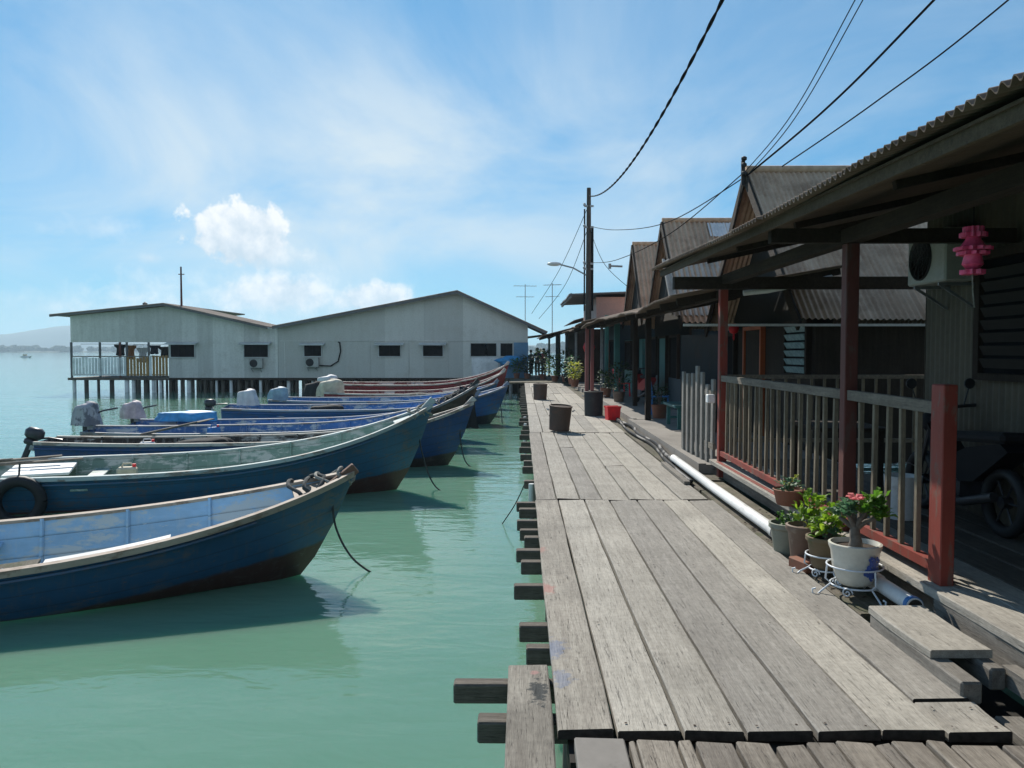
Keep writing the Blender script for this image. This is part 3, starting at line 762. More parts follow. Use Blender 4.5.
# ------------------------------------------------------------------ air conditioners
def make_ac(label, loc, rz, group):
    t = thing('air_conditioner', label, 'air conditioner', loc, rz, group)
    b = MB(); b.box((0, 0, 0), (.78, .30, .54), ch=.018); b.build('casing', M['ac_white'], t)
    b = MB(); b.lathe([(.0, 0), (.205, 0), (.215, .012), (.23, .012), (.23, 0)], (-.10, -.152, 0), 28, 0, Matrix.Rotation(R(90), 4, 'X')); b.build('fan_opening', M['grille'], t, smooth=30)
    b = MB()
    for k in range(1, 6):
        r = .22 * k / 5; b.tube([(-.10 + r * math.cos(a * math.pi / 12), -.168, r * math.sin(a * math.pi / 12)) for a in range(25)], .004, 4, cap=False)
    for k in range(6):
        a = k * math.pi / 6; b.tube([(-.10 - .22 * math.cos(a), -.172, -.22 * math.sin(a)), (-.10 + .22 * math.cos(a), -.172, .22 * math.sin(a))], .004, 4)
    b.build('fan_guard', M['grille'], t)
    for sx_ in (-.25, .25):
        b = MB(); b.bar((sx_, -.14, -.29), (sx_, .24, -.29), .03, .03); b.bar((sx_, -.12, -.30), (sx_, .22, -.52), .025, .025); b.build('bracket', M['steel'], t)
    return t
AC = make_ac('air conditioner high on the beige wall beside the pink lantern', (3.70, 7.15, 2.42), R(-90), 'air conditioners on the walls')
for c in AC.children:
    pass

# ------------------------------------------------------------------ lanterns
def lantern(label, loc, s=1., mat='red_lantern'):
    t = thing('paper_lantern', label, 'lantern', loc, 0, 'red hanging decorations')
    b = MB(); b.lathe([(.05 * s, -.16 * s), (.12 * s, -.12 * s), (.165 * s, 0), (.12 * s, .12 * s), (.05 * s, .16 * s)], n=14); b.build('globe', M[mat], t, smooth=50)
    b = MB(); b.tube([(0, 0, .16 * s), (0, 0, .40 * s)], .006, 5); b.build('cord', M['cable'], t)
    b = MB(); b.lathe([(.03 * s, -.165 * s), (.035 * s, -.30 * s), (.01 * s, -.36 * s)], n=8); b.build('tassel', M[mat], t)
    return t
t = thing('festival_lantern', 'shiny pink and red festive lantern hanging under the near porch roof', 'lantern', (2.79, 5.0, 2.22)); t.scale = (.82, .82, .95)
def ruf(b, z, r, h, n=12):
    pts = []
    for i in range(n * 4):
        a = 2 * math.pi * i / (n * 4); rr = r * (1 + .13 * math.cos(n * a)); pts.append((rr * math.cos(a), rr * math.sin(a), z))
    b.poly_prism(pts, (0, 0, h))
b = MB(); ruf(b, .085, .085, .03); ruf(b, .118, .065, .035); b.build('top_ruffle', M['pink_lantern'], t)
b = MB(); b.lathe([(.035, -.13), (.075, -.09), (.06, -.03), (.095, .02), (.055, .07), (.05, .085)], n=16); b.build('body', M['pink_lantern'], t, smooth=50)
b = MB(); ruf(b, .0, .118, .022); ruf(b, -.03, .10, .022, 10); b.build('middle_ruffle', M['pink_lantern'], t)
b = MB(); ruf(b, -.155, .078, .03, 9); b.build('bottom_ruffle', M['pink_lantern'], t)
b = MB(); b.tube([(0, 0, .15), (0, 0, .43)], .004, 5); b.build('cord', M['cable'], t)
b = MB(); b.tube([(0, 0, -.155), (.005, 0, -.26), (.02, 0, -.37)], .006, 5); b.build('tassel', M['rope_pale'], t)

# ------------------------------------------------------------------ row houses behind
def gable_house(label, y0, y1, yr, zr, ze, x0=4.0, x1=11.0, wall='dark_wood', roofm='roof_brown', xr=None, low=None, front_lower=None, colour_gable='shade_wood', ov=.02):
    O = (x0, (y0 + y1) / 2, 0)
    t = thing('gabled_house', label, 'house', O, 0, 'timber houses along the jetty')
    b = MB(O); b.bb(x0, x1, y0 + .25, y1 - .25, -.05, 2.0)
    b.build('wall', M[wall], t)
    # gable triangle set 20 cm behind the barge boards
    def zl(y):
        return zr - (zr - ze) * ((yr - y) / (yr - y0) if y < yr else (y - yr) / (y1 - yr))
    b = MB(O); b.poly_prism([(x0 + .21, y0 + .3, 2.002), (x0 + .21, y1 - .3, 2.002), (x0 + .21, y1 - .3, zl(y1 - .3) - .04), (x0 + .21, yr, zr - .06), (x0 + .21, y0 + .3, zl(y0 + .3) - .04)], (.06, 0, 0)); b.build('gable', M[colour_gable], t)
    b = MB(O)
    XL = x0 - ov
    b.corr((XL, yr, zr), (0, y0 - yr, ze - zr), (x1 - XL, 0, 0), .088 if y0 < 15 else .14, .016 if y0 < 15 else .03, 3, sag=.012, seed=yr, rag=.05, per=8)
    b.corr((XL, yr, zr), (0, y1 - yr, ze - zr), (x1 - XL, 0, 0), .088, .016, 2, sag=.012, seed=yr + 3, per=5)
    b.tube([(XL - .02, yr, zr + .02), (x1, yr, zr + .02)], .07, 8)
    rf = b.build('roof', M[roofm], t, smooth=60)
    if low:
        (xa, xb, fa, fb) = low; b = MB(O); q = Vector((xa, yr + (y0 - yr) * fa, zr + (ze - zr) * fa + .03))
        b.corr(q, (0, (y0 - yr) * (fb - fa), (ze - zr) * (fb - fa)), (xb - xa, 0, 0), .14, .026, 2, per=8); b.build('pale_sheet', M['roof_lightgrey'], rf, smooth=60)
    for (ya, yb) in ((y0, yr), (y1, yr)):
        b = MB(O); b.bar((XL - .035, ya, ze - .09), (XL - .035, yb, zr - .09), .04, .18); b.build('barge_board', M['dark_wood_y'], t)
    return t, O
def front(t, O, x0, y0, y1, items):
    """doors, windows and panels on the front wall (which faces the jetty)."""
    for it in items:
        k, ya, yb, za, zb, mt = it
        b = MB(O); b.bb(x0 - .05, x0 - .003, ya, yb, za, zb); p = b.build(k, M[mt], t)
        b = MB(O); fr = 'frame'
        for (a, c, d, e) in ((ya - .07, ya - .002, za, zb + .07), (yb + .002, yb + .07, za, zb + .07), (ya, yb, zb + .002, zb + .07)):
            b.bb(x0 - .09, x0 - .004, a, c, d, e)
        b.build(fr, M['orange_paint' if k == 'door' and mt != 'teal' else 'dark_wood'], p)
        if k == 'louvre_window':
            b = MB(O); n = int((zb - za) / .11)
            for i in range(n): b.box((x0 - .075, (ya + yb) / 2, za + (i + .5) * (zb - za) / n), (.02, yb - ya - .02, .10), Matrix.Rotation(R(-30), 4, 'Y'))
            b.build('glass_louvres', M['louvre'], p)
def porch(t, O, x0, y0, y1, xe=2.0, ze=2.35, zt=2.95, posts=(), mat='porch_roof', floor=True, seed=2, floorx=2.3):
    b = MB(O); b.corr((x0 + .05, y0, zt), (xe - x0 - .05, 0, ze - zt), (0, y1 - y0, 0), .085, .015, 3, sag=.035, seed=seed, rag=.16, per=6); rf = b.build('porch_roof', M[mat], t, smooth=60)
    b = MB(O)
    for y in [y0 + .3 + i * 1.3 for i in range(int((y1 - y0) / 1.3) + 1)]: b.bar((xe + .1, y, ze - .06), (x0, y, zt - .08), .06, .09)
    b.bb(xe + .62, xe + .72, y0 + .05, y1 - .05, ze - .02, ze + .08)
    b.build('porch_frame', M['dark_wood_y'], t)
    for (x, y, r, mt) in posts:
        b = MB(O); b.bb(x - r, x + r, y - r, y + r, .0, ze + .1 + (x - xe) * .2, ch=.006); b.build('porch_post', M[mt], t)
    if floor:
        b = MB(O); b.bb(floorx, x0, y0, y1, -.05, .10); b.bb(floorx - .1, floorx - .002, y0, y1, -.05, .115); b.build('porch_floor', M['concrete'], t)

t, O = gable_house('steep brown roofed house just beyond the nearest porch, glass louvre window under its eave', 11.5, 17.3, 14.4, 4.80, 2.05, 4.3, 12, ov=.29)
front(t, O, 4.3, 11.5, 17.3, [('louvre_window', 11.95, 12.85, 1.25, 2.0, 'win_dark'), ('door', 14.2, 15.2, .1, 1.98, 'dark_wood'), ('window', 16.0, 16.7, 1.0, 1.9, 'win_dark')])
porch(t, O, 4.28, 10.55, 17.5, 2.0, 2.32, 2.75, [(2.76, 17.4, .06, 'dark_wood')], seed=2.2, floorx=2.45)
b = MB(O); b.bb(2.3, 9.0, 11.36, 11.40, 1.95, 1.985); b.build('gutter', M['hood'], t)
t, O = gable_house('second gabled house with pale patched roof sheets behind the long porch eave', 19.8, 25.6, 22.7, 5.25, 2.3, 4.0, 12, 'blue_wall', 'roof_brown', low=(3.75, 5.4, .42, .95))
b = MB(O); q = Vector((5.2, 22.6, 5.18)); b.corr(q, (0, -.42, -.43), (1.1, 0, 0), .088, .012, 2); b.build('clear_sheet', M['tarp_white'], t, smooth=60)
front(t, O, 4.0, 19.8, 25.6, [('window', 18.4 + 1.8, 21.2, .9, 1.95, 'win_dark'), ('door', 21.8, 22.9, .1, 1.95, 'teal'), ('window', 23.4, 24.6, .9, 1.95, 'win_dark')])
porch(t, O, 3.98, 17.6, 25.4, 1.9, 2.36, 2.9, [(3.12, 21.9, .06, 'dark_wood'), (2.95, 24.8, .07, 'teal')], seed=5.1, floorx=2.55)
t, O = gable_house('third gabled house, small steep rusty roof beside the utility pole', 26.2, 31.2, 28.7, 5.4, 2.6, 4.0, 11, 'teal', 'roof_brown')
front(t, O, 4.0, 26.2, 31.2, [('door', 27.2, 28.1, .1, 2.0, 'teal'), ('window', 28.8, 30.2, .9, 1.9, 'win_dark')])
porch(t, O, 3.98, 25.6, 31.4, 1.95, 2.5, 2.95, [(2.98, 29.6, .05, 'steel'), (2.42, 29.4, .065, 'pink_post'), (2.66, 29.9, .06, 'pink_post'), (2.8, 26.2, .06, 'teal'), (3.4, 28.2, .07, 'teal')], seed=1.3, floorx=2.55)

# pink low house with flat curved eave
O = (4, 35, 0); t = thing('flat_house', 'low pink upper walled house with an overhanging flat roof beyond the pole', 'house', O, 0, 'timber houses along the jetty')
b = MB(O); b.bb(3.0, 11, 32, 38.5, 2.7, 3.75); b.build('upper_wall', M['pink_wall'], t)
b = MB(O); b.bb(3.9, 11, 32, 38.5, -.05, 2.65); b.build('wall', M['blue_wall'], t)
b = MB(O); b.corr((11, 31.7, 4.2), (-9.1, 0, -.35), (0, 7.2, 0), .09, .015, 5, .05, sag=.02, seed=3, per=5); b.bb(1.95, 2.02, 31.7, 38.9, 3.72, 3.88); b.build('roof', M['fascia'], t, smooth=60)
front(t, O, 3.9, 32, 38.5, [('window', 33, 34.6, .9, 2.0, 'win_dark'), ('door', 35.4, 36.4, .1, 2.0, 'dark_wood')])
porch(t, O, 3.88, 31.6, 38.6, 2.0, 2.45, 2.9, [(2.86, 34.0, .09, 'pink_post'), (2.72, 32.6, .08, 'pink_post'), (2.5, 36.4, .05, 'steel')], seed=4.4, floorx=2.5)
# far low house
O = (4, 44, 0); t = thing('low_house', 'farthest low house with grey hipped roof and open porch by the cross walkway', 'house', O, 0, 'timber houses along the jetty')
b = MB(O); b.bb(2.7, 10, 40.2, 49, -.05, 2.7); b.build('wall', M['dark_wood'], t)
b = MB(O); b.corr((7, 39.2, 4.3), (-4.4, 0, -1.2), (0, 9.5, 0), .09, .015, 2, per=5); b.corr((7, 39.2, 4.3), (4, 0, -1.2), (0, 9.5, 0), .09, .015, 2, per=5); b.build('roof', M['roof_grey'], t, smooth=60)
porch(t, O, 2.68, 39.2, 49, 1.0, 2.35, 2.8, [(2.3, 40.4, .06, 'blue_wall'), (1.9, 42.6, .06, 'blue_wall'), (2.1, 45.5, .06, 'blue_wall'), (1.7, 48.4, .06, 'teal')], seed=9, floor=False)

# ------------------------------------------------------------------ big houses on stilts across the water
def window_part(t, O, x0, x1, z0, z1, y, hood=True):
    b = MB(O); b.bb(x0, x1, y - .02, y + .06, z0, z1); p = b.build('window', M['win_dark'], t)
    b = MB(O); b.bb(x0 - .05, x0 - .002, y - .05, y + .02, z0 - .05, z1 + .05); b.bb(x1 + .002, x1 + .05, y - .05, y + .02, z0 - .05, z1 + .05); b.bb(x0, x1, y - .06, y + .02, z0 - .05, z0 - .002); b.build('frame', M['hood'], p)
    if hood:
        b = MB(O); b.poly_prism([(x0 - .22, y - .02, z1 + .10), (x0 - .22, y - .45, z1 + .0), (x0 - .22, y - .45, z1 - .05), (x0 - .22, y - .02, z1 + .05)], (x1 - x0 + .44, 0, 0)); b.build('hood', M['hood'], p)
    k = max(2, int((x1 - x0) / .45))
    for i in range(1, k): xx = x0 + (x1 - x0) * i / k; b = MB(O); b.bb(xx - .02, xx + .02, y - .035, y - .022, z0, z1); b.build('mullion', M['scooter_dark'], p)

YB = 47.0
O = (-8, YB, 0)
SB = thing('stilt_house', 'large grey stilt house with wide low gable standing across the water', 'house', O)
b = MB(O)
b.poly_prism([(-14.3, YB, .02), (.4, YB, .02), (.4, YB, 3.15), (-3.7, YB, 4.98), (-14.3, YB, 2.95)], (0, 6, 0)); b.build('wall', M['wall_grey_b'], SB)
b = MB(O)  # cover strips of the sheet joints
for x in (-13.9, -11.6, -8.9, -6.6, -4.3, -2.05): b.bb(x - .03, x + .03, YB - .02, YB - .003, .02, 2.2 if x < -1.9 else 3.4)
b.bb(-14.2, .4, YB - .025, YB - .002, 2.17, 2.22); b.build('joint_strips', M['wall_grey'], SB)
def slope(b, xa, za, xb, zb, y0, y1, th=.06):
    b.corr((xa, y0, za), (xb - xa, 0, zb - za), (0, y1 - y0, 0), .2, .02, 2, th, per=5)
b = MB(O); slope(b, -3.7, 5.12, -14.5, 3.06, YB - .5, YB + 6.3); slope(b, -3.7, 5.12, 1.55, 2.72, YB - .5, YB + 6.3); b.build('roof', M['roof_grey'], SB, smooth=60)
b = MB(O); b.bar((-14.5, YB - .46, 2.96), (-3.7, YB - .46, 5.02), .05, .16); b.bar((-3.7, YB - .46, 5.02), (1.5, YB - .46, 2.64), .05, .16); b.build('barge_board', M['fascia'], SB)
for (x0, x1) in ((-12.75, -11.75), (-8.35, -7.1), (-5.75, -4.6)): window_part(SB, O, x0, x1, 1.3, 1.98, YB)
window_part(SB, O, -2.95, -1.45, 1.3, 2.05, YB, False); window_part(SB, O, -1.2, -.5, 1.3, 2.05, YB, False)
b = MB(O); b.bb(-2.9, -1.35, YB - .05, YB - .004, .05, 1.23); b.build('white_panel', M['white_paint'], SB)
b = MB(O); b.bb(-1.25, .42, YB - .04, YB - .006, .03, 1.2); b.bb(-.42, .42, YB - .04, YB - .006, 1.202, 2.1); b.build('blue_panel', M['blue_mural'], SB)
b = MB(O); b.bb(-14.4, .5, YB - .06, YB + .2, -.14, .015); b.build('floor_beam', M['dark_wood_y'], SB)
sx0 = -14.2
while sx0 < .4:
    for yy in (YB + .2,) if sx0 > -2 else (YB + .2, YB + 2.4):
        b = MB(O); xx = sx0 + rnd.uniform(-.1, .1); b.tube([(xx, yy, -1.9), (xx + rnd.uniform(-.03, .03), yy, -.13)], rnd.uniform(.07, .12), 8); b.build('stilt', M['pile'] if rnd.random() < .75 else M['white_pipe'], SB, smooth=50)
    sx0 += rnd.uniform(.36, .55)
b = MB(O); b.bb(-14.3, .4, YB + 5, YB + 5.15, -1.9, -.15); b.build('back_bracing', M['dark_wood_y'], SB)

O = (-20, YB, 0)
SA = thing('veranda_house', 'grey sheet metal stilt house with an open railed veranda at its left end', 'house', O)
y = YB + .02
b = MB(O)
b.poly_prism([(-26.6, y, 2.12), (-20.8, y, 2.12), (-20.8, y, .02), (-14.32, y, .02), (-14.32, y, 2.95), (-14.9, y, 2.95), (-20.9, y, 4.22), (-26.6, y, 3.66)], (0, .12, 0))
b.bb(-20.8, -14.32, y + .123, y + 4.8, .02, 2.9); b.build('wall', M['wall_grey'], SA)
b = MB(O); slope(b, -20.9, 4.4, -27.6, 3.74, YB - .4, YB + 13.5); slope(b, -20.9, 4.4, -14.75, 3.03, YB - .4, YB + 5); b.build('roof', M['roof_grey'], SA, smooth=60)
b = MB(O); b.bar((-27.6, YB - .36, 3.66), (-20.9, YB - .36, 4.31), .05, .13); b.bar((-20.9, YB - .36, 4.31), (-14.8, YB - .36, 2.95), .05, .13); b.build('barge_board', M['fascia'], SA)
for (x0, x1) in ((-20.65, -19.25), (-16.3, -14.9)): window_part(SA, O, x0, x1, 1.25, 2.02, YB)
b = MB(O); b.bb(-26.8, -20.8, y - .05, y + 4.0, -.12, .02); b.build('veranda_floor', M['deck_under'], SA)
b = MB(O); b.bb(-20.8, -14.3, y - .05, y + .2, -.12, .015); b.build('floor_beam', M['dark_wood_y'], SA)
b = MB(O); b.bar((-26.6, y, 1.28), (-20.85, y, 1.28), .06, .06); b.bar((-26.6, y, .2), (-20.85, y, .2), .06, .06); b.build('veranda_rail', M['rail_wood'], SA)
x = -26.5
while x < -20.9:
    brown = x > -23.6; b = MB(O); h = 1.22 if x < -22 else 1.3
    b.bb(x, x + .15, y - .05, y - .032, .14, h + rnd.uniform(-.05, .05)); b.build('baluster', M['ochre_slat'] if brown and rnd.random() < .9 else M['pale_slat'], SA); x += .19
for x in (-26.6, -24.9, -23.7, -23.3, -22.0):
    b = MB(O); b.bb(x - .05, x + .05, y + .005, y + .105, .02, 2.118); b.build('veranda_post', M['brown_post'] if x == -23.7 else M['fascia'], SA)
sx0 = -26.6
while sx0 < -14.5:
    for yy in ((YB + .15,) if sx0 < -24.6 else (YB + .15, YB + 3)):
        b = MB(O); xx = sx0 + rnd.uniform(-.1, .1); b.tube([(xx, yy, -1.9), (xx, yy, -.11)], rnd.uniform(.07, .14), 8); b.build('stilt', M['pile'] if rnd.random() < .8 else M['white_pipe'], SA, smooth=50)
    sx0 += rnd.uniform(.34, .5) if sx0 > -24 else rnd.uniform(.7, .9)
b = MB(O); b.bb(-20.8, -14.3, YB + 4, YB + 4.15, -1.9, -.12); b.build('back_bracing', M['dark_wood_y'], SA)
# mast on its roof
t = thing('roof_mast', 'thin brown mast with a crosspiece on the left stilt house roof', 'mast', (-20.4, YB + 1, 4.1))
b = MB(); b.tube([(0, 0, 0), (0, 0, 2.55)], [.07, .05], 8); b.build('pole', M['brown_post'], t); b = MB(); b.bar((-.16, 0, 2.1), (.2, 0, 2.1), .04, .05); b.build('crosspiece', M['brown_post'], t)
t = thing('vent_cowl', 'small round vent on the left slope of the left stilt house', 'vent', (-22.6, YB + 1, 4.05)); b = MB(); b.lathe([(.06, 0), (.06, .3), (.14, .32), (.14, .42), (.02, .5)], n=10); b.build('cowl', M['grille'], t)
dup(AC, (-12.25, YB - .2, .93), 0, 'air conditioner with a cable beside it on the wide grey gable')
dup(AC, (-15.55, YB - .2, .88), 0, 'air conditioner below the right window of the left stilt house')
for ch in ():
    pass
b = MB((-11, YB - .05, 1)); b.tube([(-11.85, YB - .06, .75), (-11.2, YB - .06, .72), (-10.75, YB - .06, 1.0), (-10.6, YB - .06, 1.6), (-10.65, YB - .06, 2.1), (-10.75, YB - .06, 2.12)], .04, 6); tag(b.build('pipe_hose', M['cable'], smooth=50), 'dark pipe curving up the grey gable wall from the air conditioner', 'pipe')
AC.scale = (.84, .84, .84)
# laundry and clutter on the veranda
def garment(label, x, z, w_, h_, mat, cat='shirt'):
    O = (x, YB + .9, z); b = MB(O); k = 6
    n = 8; base = len(b.v)
    for side in (0, .03):
        for i in range(n + 1):
            for j in range(k + 1):
                tt = i / n; s = j / k; sag = .06 * math.sin(tt * 9 + s * 4)
                wid = w_ * (1.25 if s < .3 else .82)
                b.v.append(Vector((x + (tt - .5) * wid, YB + .9 + sag + side, z - s * h_ - .05 * abs(math.sin(tt * 6)) * s)))
    W = k + 1; NN = W * (n + 1)
    for sd_ in (0, 1):
        for i in range(n):
            for j in range(k):
                a = sd_ * NN + i * W + j; b.face((a, a + 1, a + W + 1, a + W))
    return tag(b.build(name=cat, mats=M[mat], smooth=80), label, cat, 'laundry on the veranda')
garment('black shirt hanging at the left of the veranda laundry', -24.1, 1.98, .62, .62, 'cloth_black')
garment('brown cloth hanging by the veranda middle post', -23.45, 1.95, .5, .8, 'cloth_brown', 'cloth')
garment('pale shirt hanging in the middle of the veranda', -22.75, 1.8, .6, .85, 'cloth_pale')
garment('dark navy shirt hanging on the right of the veranda', -22.05, 1.95, .6, .5, 'cloth_dark')
garment('black trousers hanging near the veranda end wall', -21.4, 1.85, .65, .62, 'cloth_black', 'trousers')
b = MB((-23, YB + .9, 2)); b.tube([(-26.5, YB + .9, 2.02), (-20.8, YB + .9, 2.0)], .012, 5); tag(b.build('washing_line', M['cable']), 'washing line strung along the veranda of the left stilt house', 'washing line')

# ------------------------------------------------------------------ boats
def hull_mats(name, out, low, inn, rim):
    return dict(out=mat_paint(name + '_outer_paint', out, worn=(.12, .10, .085), amt=.5, scale=3.2, stretch=(.5, 1, 1.6), rough=.42, low=low, lowz=.09, var=.3, spec=.5, seams=6.2),
                inn=mat_paint(name + '_inner_paint', inn, worn=(.58, .58, .55), amt=.8, scale=2.6, stretch=(.5, 1, 1.4), rough=.7, var=.4, thr=.50, seams=5.1),
                rim=mat_paint(name + '_rim_paint', rim, worn=(.17, .11, .075), amt=.7, scale=5, stretch=(.4, 1, 1), rough=.7, thr=.52))
def boat(label, tip, head, Ln, beam, zg, zt, mats, thwarts=(.2, .42, .62), roll=0, stem_h=.10, gname='wooden fishing boats moored along the jetty', deckboards=True, keel=-.2, bowmat=None):
    hd = R(head)
    ox = tip[0] - Ln * math.cos(hd); oy = tip[1] - Ln * math.sin(hd)
    t = thing('fishing_boat', label, 'boat', (ox, oy, WZ), hd, gname); t.rotation_euler.x = R(roll)
    NS = 44
    def G(s): return zg + (zt - zg) * max(0, (s - .42) / .58) ** 2.9 + .06 * max(0, 1 - s / .3) ** 2
    def B(s):
        if s < .4: return beam / 2 * (.74 + .26 * math.sin(s / .4 * math.pi / 2))
        return beam / 2 * max(.0, 1 - ((s - .4) / .6) ** 3.6) ** .95 + .025
    def K(s):
        a = .905
        return keel if s < a else keel + (zt - .05 - keel) * ((s - a) / (1 - a)) ** 1.8
    prof = [(0, 0), (.36, .02), (.66, .10), (.80, .30), (.90, .60), (1, 1)]
    def sec(s, inner=False):
        k = K(s); g = G(s); bb_ = B(s); v = max(0, (s - .62) / .38) ** 1.1
        pts = []
        for (wv, hv) in prof:
            hv2 = hv * (1 - v) + v * (wv ** 1.25)
            yv = bb_ * wv; zv = k + (g - k) * hv2
            if inner:
                yv = max(0, yv - .035 * min(1, wv * 3)); zv = zv + (.06 if wv < .9 else 0) + (.0)
            pts.append((yv, zv))
        return pts
    def shell(inner, s_end=1.0):
        b = MB(); P = len(prof); n = NS
        for i in range(n + 1):
            s = s_end * i / n; pts = sec(s, inner); row = [(-y, z) for y, z in pts[::-1]] + pts[1:]
            for (yv, zv) in row: b.v.append(Vector((s * Ln, yv, zv)))
        W = 2 * P - 1
        for i in range(n):
            for j in range(W - 1):
                a = i * W + j; b.face((a, a + 1, a + W + 1, a + W))
        b.face([j for j in range(W)])
        if s_end < 1: b.face([n * W + j for j in range(W)])
        return b
    h = shell(False).build('hull', mats['out'], t, smooth=35)
    shell(True, .965).build('lining', mats['inn'], t, smooth=35)
    for sg in (-1, 1):
        b = MB(); base = 0
        for i in range(NS + 1):
            s = i / NS; g = G(s); y_ = B(s); x = s * Ln; th = .05 * (1 if s < .9 else 1 - (s - .9) * 6)
            wo = .032; wi = min(.05, y_ * .9)
            for (dy, dz) in ((wo, -.042), (wo, .020), (-wi, .020), (-wi, -.012)): b.v.append(Vector((x, sg * (y_ + dy), g + dz)))
        for i in range(NS):
            for j in range(4):
                a = i * 4 + j; c = i * 4 + (j + 1) % 4; b.face((a, c, c + 4, a + 4))
        b.face((0, 1, 2, 3)); b.face([NS * 4 + j for j in range(4)])
        b.build('gunwale', mats['rim'], t)
    # rubbing strake below the gunwale
    for sg in (-1, 1):
        b = MB(); pts = []
        for i in range(int(NS * .93)):
            s = i / NS; p = sec(s); yv = p[4][0] * .35 + p[5][0] * .65; zv = p[4][1] * .35 + p[5][1] * .65
            pts.append((s * Ln, sg * (yv + .012), zv))
        b.tube(pts, .022, 6); b.build('strake', mats['out'], t, smooth=50)
    for s in thwarts:
        b = MB(); yv = B(s) - .04; b.box((s * Ln, 0, G(s) - .20), (.24, 2 * yv, .035), ch=.006); b.build('thwart', mats['inn'], t)
    for k in range(9):
        s = .1 + k * .092
        if any(abs(s - q) < .02 for q in thwarts): continue
        b = MB(); p = sec(s, True)
        for sg in (-1, 1):
            b.tube([(s * Ln, sg * max(0, yv - .012), zv + .012) for yv, zv in p], .022, 5)
        b.build('rib', mats['inn'], t)
    if deckboards:
        b = MB()
        s0, s1_ = .93, .985; rows = 7
        for i in range(rows + 1):
            s = s0 + (s1_ - s0) * i / rows; z = G(s) - .03; y_ = max(.01, B(s) - .03)
            b.v += [Vector((s * Ln, -y_, z)), Vector((s * Ln, y_, z)), Vector((s * Ln, -y_, z - .03)), Vector((s * Ln, y_, z - .03))]
        for i in range(rows):
            a = i * 4; b.face((a, a + 1, a + 5, a + 4)); b.face((a + 2, a + 6, a + 7, a + 3)); b.face((a, a + 4, a + 6, a + 2)); b.face((a + 1, a + 3, a + 7, a + 5))
        b.face((0, 2, 3, 1)); b.build('foredeck', mats['rim'], t)
    b = MB(); b.bar((Ln - .30, 0, G(.97) - .12), (Ln + .02, 0, zt + stem_h), .075, .12, ch=.01); b.build('stem_head', mats['rim'] if bowmat is None else bowmat, t)
    t['_len'] = Ln
    return t, (lambda s, y_, z: Vector((ox, oy, WZ)) + Vector((math.cos(hd) * s * Ln - math.sin(hd) * y_, math.sin(hd) * s * Ln + math.cos(hd) * y_, z))), G, B

BLUE = (.018, .075, .20); REDLOW = (.10, .045, .035)
m1 = hull_mats('near_blue', (.022, .080, .16), (.075, .032, .026), (.28, .44, .60), (.36, .29, .23))
m2 = hull_mats('teal_blue', (.024, .105, .19), (.10, .042, .034), (.17, .26, .22), (.38, .45, .45))
m3 = hull_mats('navy', (.022, .075, .21), (.05, .035, .03), (.035, .028, .025), (.50, .47, .42))
m4 = hull_mats('brown_blue', (.05, .034, .028), (.04, .03, .03), (.05, .14, .34), (.28, .30, .32))
m5 = hull_mats('bright_blue', (.024, .105, .30), (.03, .03, .04), (.045, .16, .42), (.22, .27, .36))
m6 = hull_mats('red', (.26, .018, .03), (.10, .02, .02), (.22, .05, .05), (.55, .50, .46))
FB = []
FB.append(boat('nearest blue boat with worn pale blue inside, at the bottom left', (-1.88, 8.86), 20, 9.2, 1.72, .53, 1.12, m1, thwarts=(.30, .46, .60), roll=5, bowmat=M['bow_brown'], stem_h=.05))
FB.append(boat('second boat from the front with teal bow and grey green inside', (-1.60, 14.25), 16, 9.5, 1.75, .60, 1.50, m2, roll=3, thwarts=(.2, .42)))
FB.append(boat('navy hulled boat with cream rim and black inside, behind the teal bowed boat', (-1.02, 17.2), 9, 8.6, 1.5, .62, 1.34, m3, roll=0))
FB.append(boat('dark brown boat with bright blue inside and rope wrapped bow', (-1.14, 20.8), 11, 9.4, 1.5, .52, 1.60, m4, roll=3, bowmat=M['rope']))
FB.append(boat('bright blue boat with pink covered engine, farther blue boat behind the brown one', (-1.2, 22.4), 10, 9.1, 1.5, .52, 1.25, m5, roll=3))
FB.append(boat('bright blue boat with sharp bow and white bag at its stern', (-.45, 27.0), 8, 9.2, 1.6, .60, 1.30, m5, roll=3))
FB.append(boat('farthest blue boat lying just in front of the two red boats', (-.9, 31.0), 6, 8.6, 1.5, .60, 1.25, m5, roll=3))
FB.append(boat('dark red boat with cream tarpaulin, nearer of the two red boats', (-.70, 34.5), 5, 7.6, 1.5, .68, 1.60, m6, roll=3))
FB.append(boat('crimson boat nearest to the wide grey stilt house', (-.60, 38.5), 4, 8.6, 1.5, .90, 1.85, m6, roll=3))

# boards of the nearest boat's inner side deck
def side_deck(i, s0, s1_, mat, name, wd=.17):
    t, at_, G_, B_ = FB[i]; hd = t.rotation_euler.z; Ln = t['_len']; b = MB(); n = 10
    for k in range(n + 1):
        s = s0 + (s1_ - s0) * k / n; y_ = -(B_(s) - .05); z = G_(s) + .003
        for (yy, zz) in ((y_, z), (y_ + wd, z), (y_ + wd, z - .03), (y_, z - .03)): b.v.append(Vector((s * Ln, yy, zz)))
    for k in range(n):
        for j in range(4):
            a = k * 4 + j; c = k * 4 + (j + 1) % 4; b.face((a, c, c + 4, a + 4))
    b.face((0, 1, 2, 3)); b.face([n * 4 + j for j in range(4)]); b.build(name, mat, t)
side_deck(0, .685, .80, M['hood'], 'side_deck_board', .15)
side_deck(0, .55, .68, M['deck_moss'], 'side_deck_board', .2)
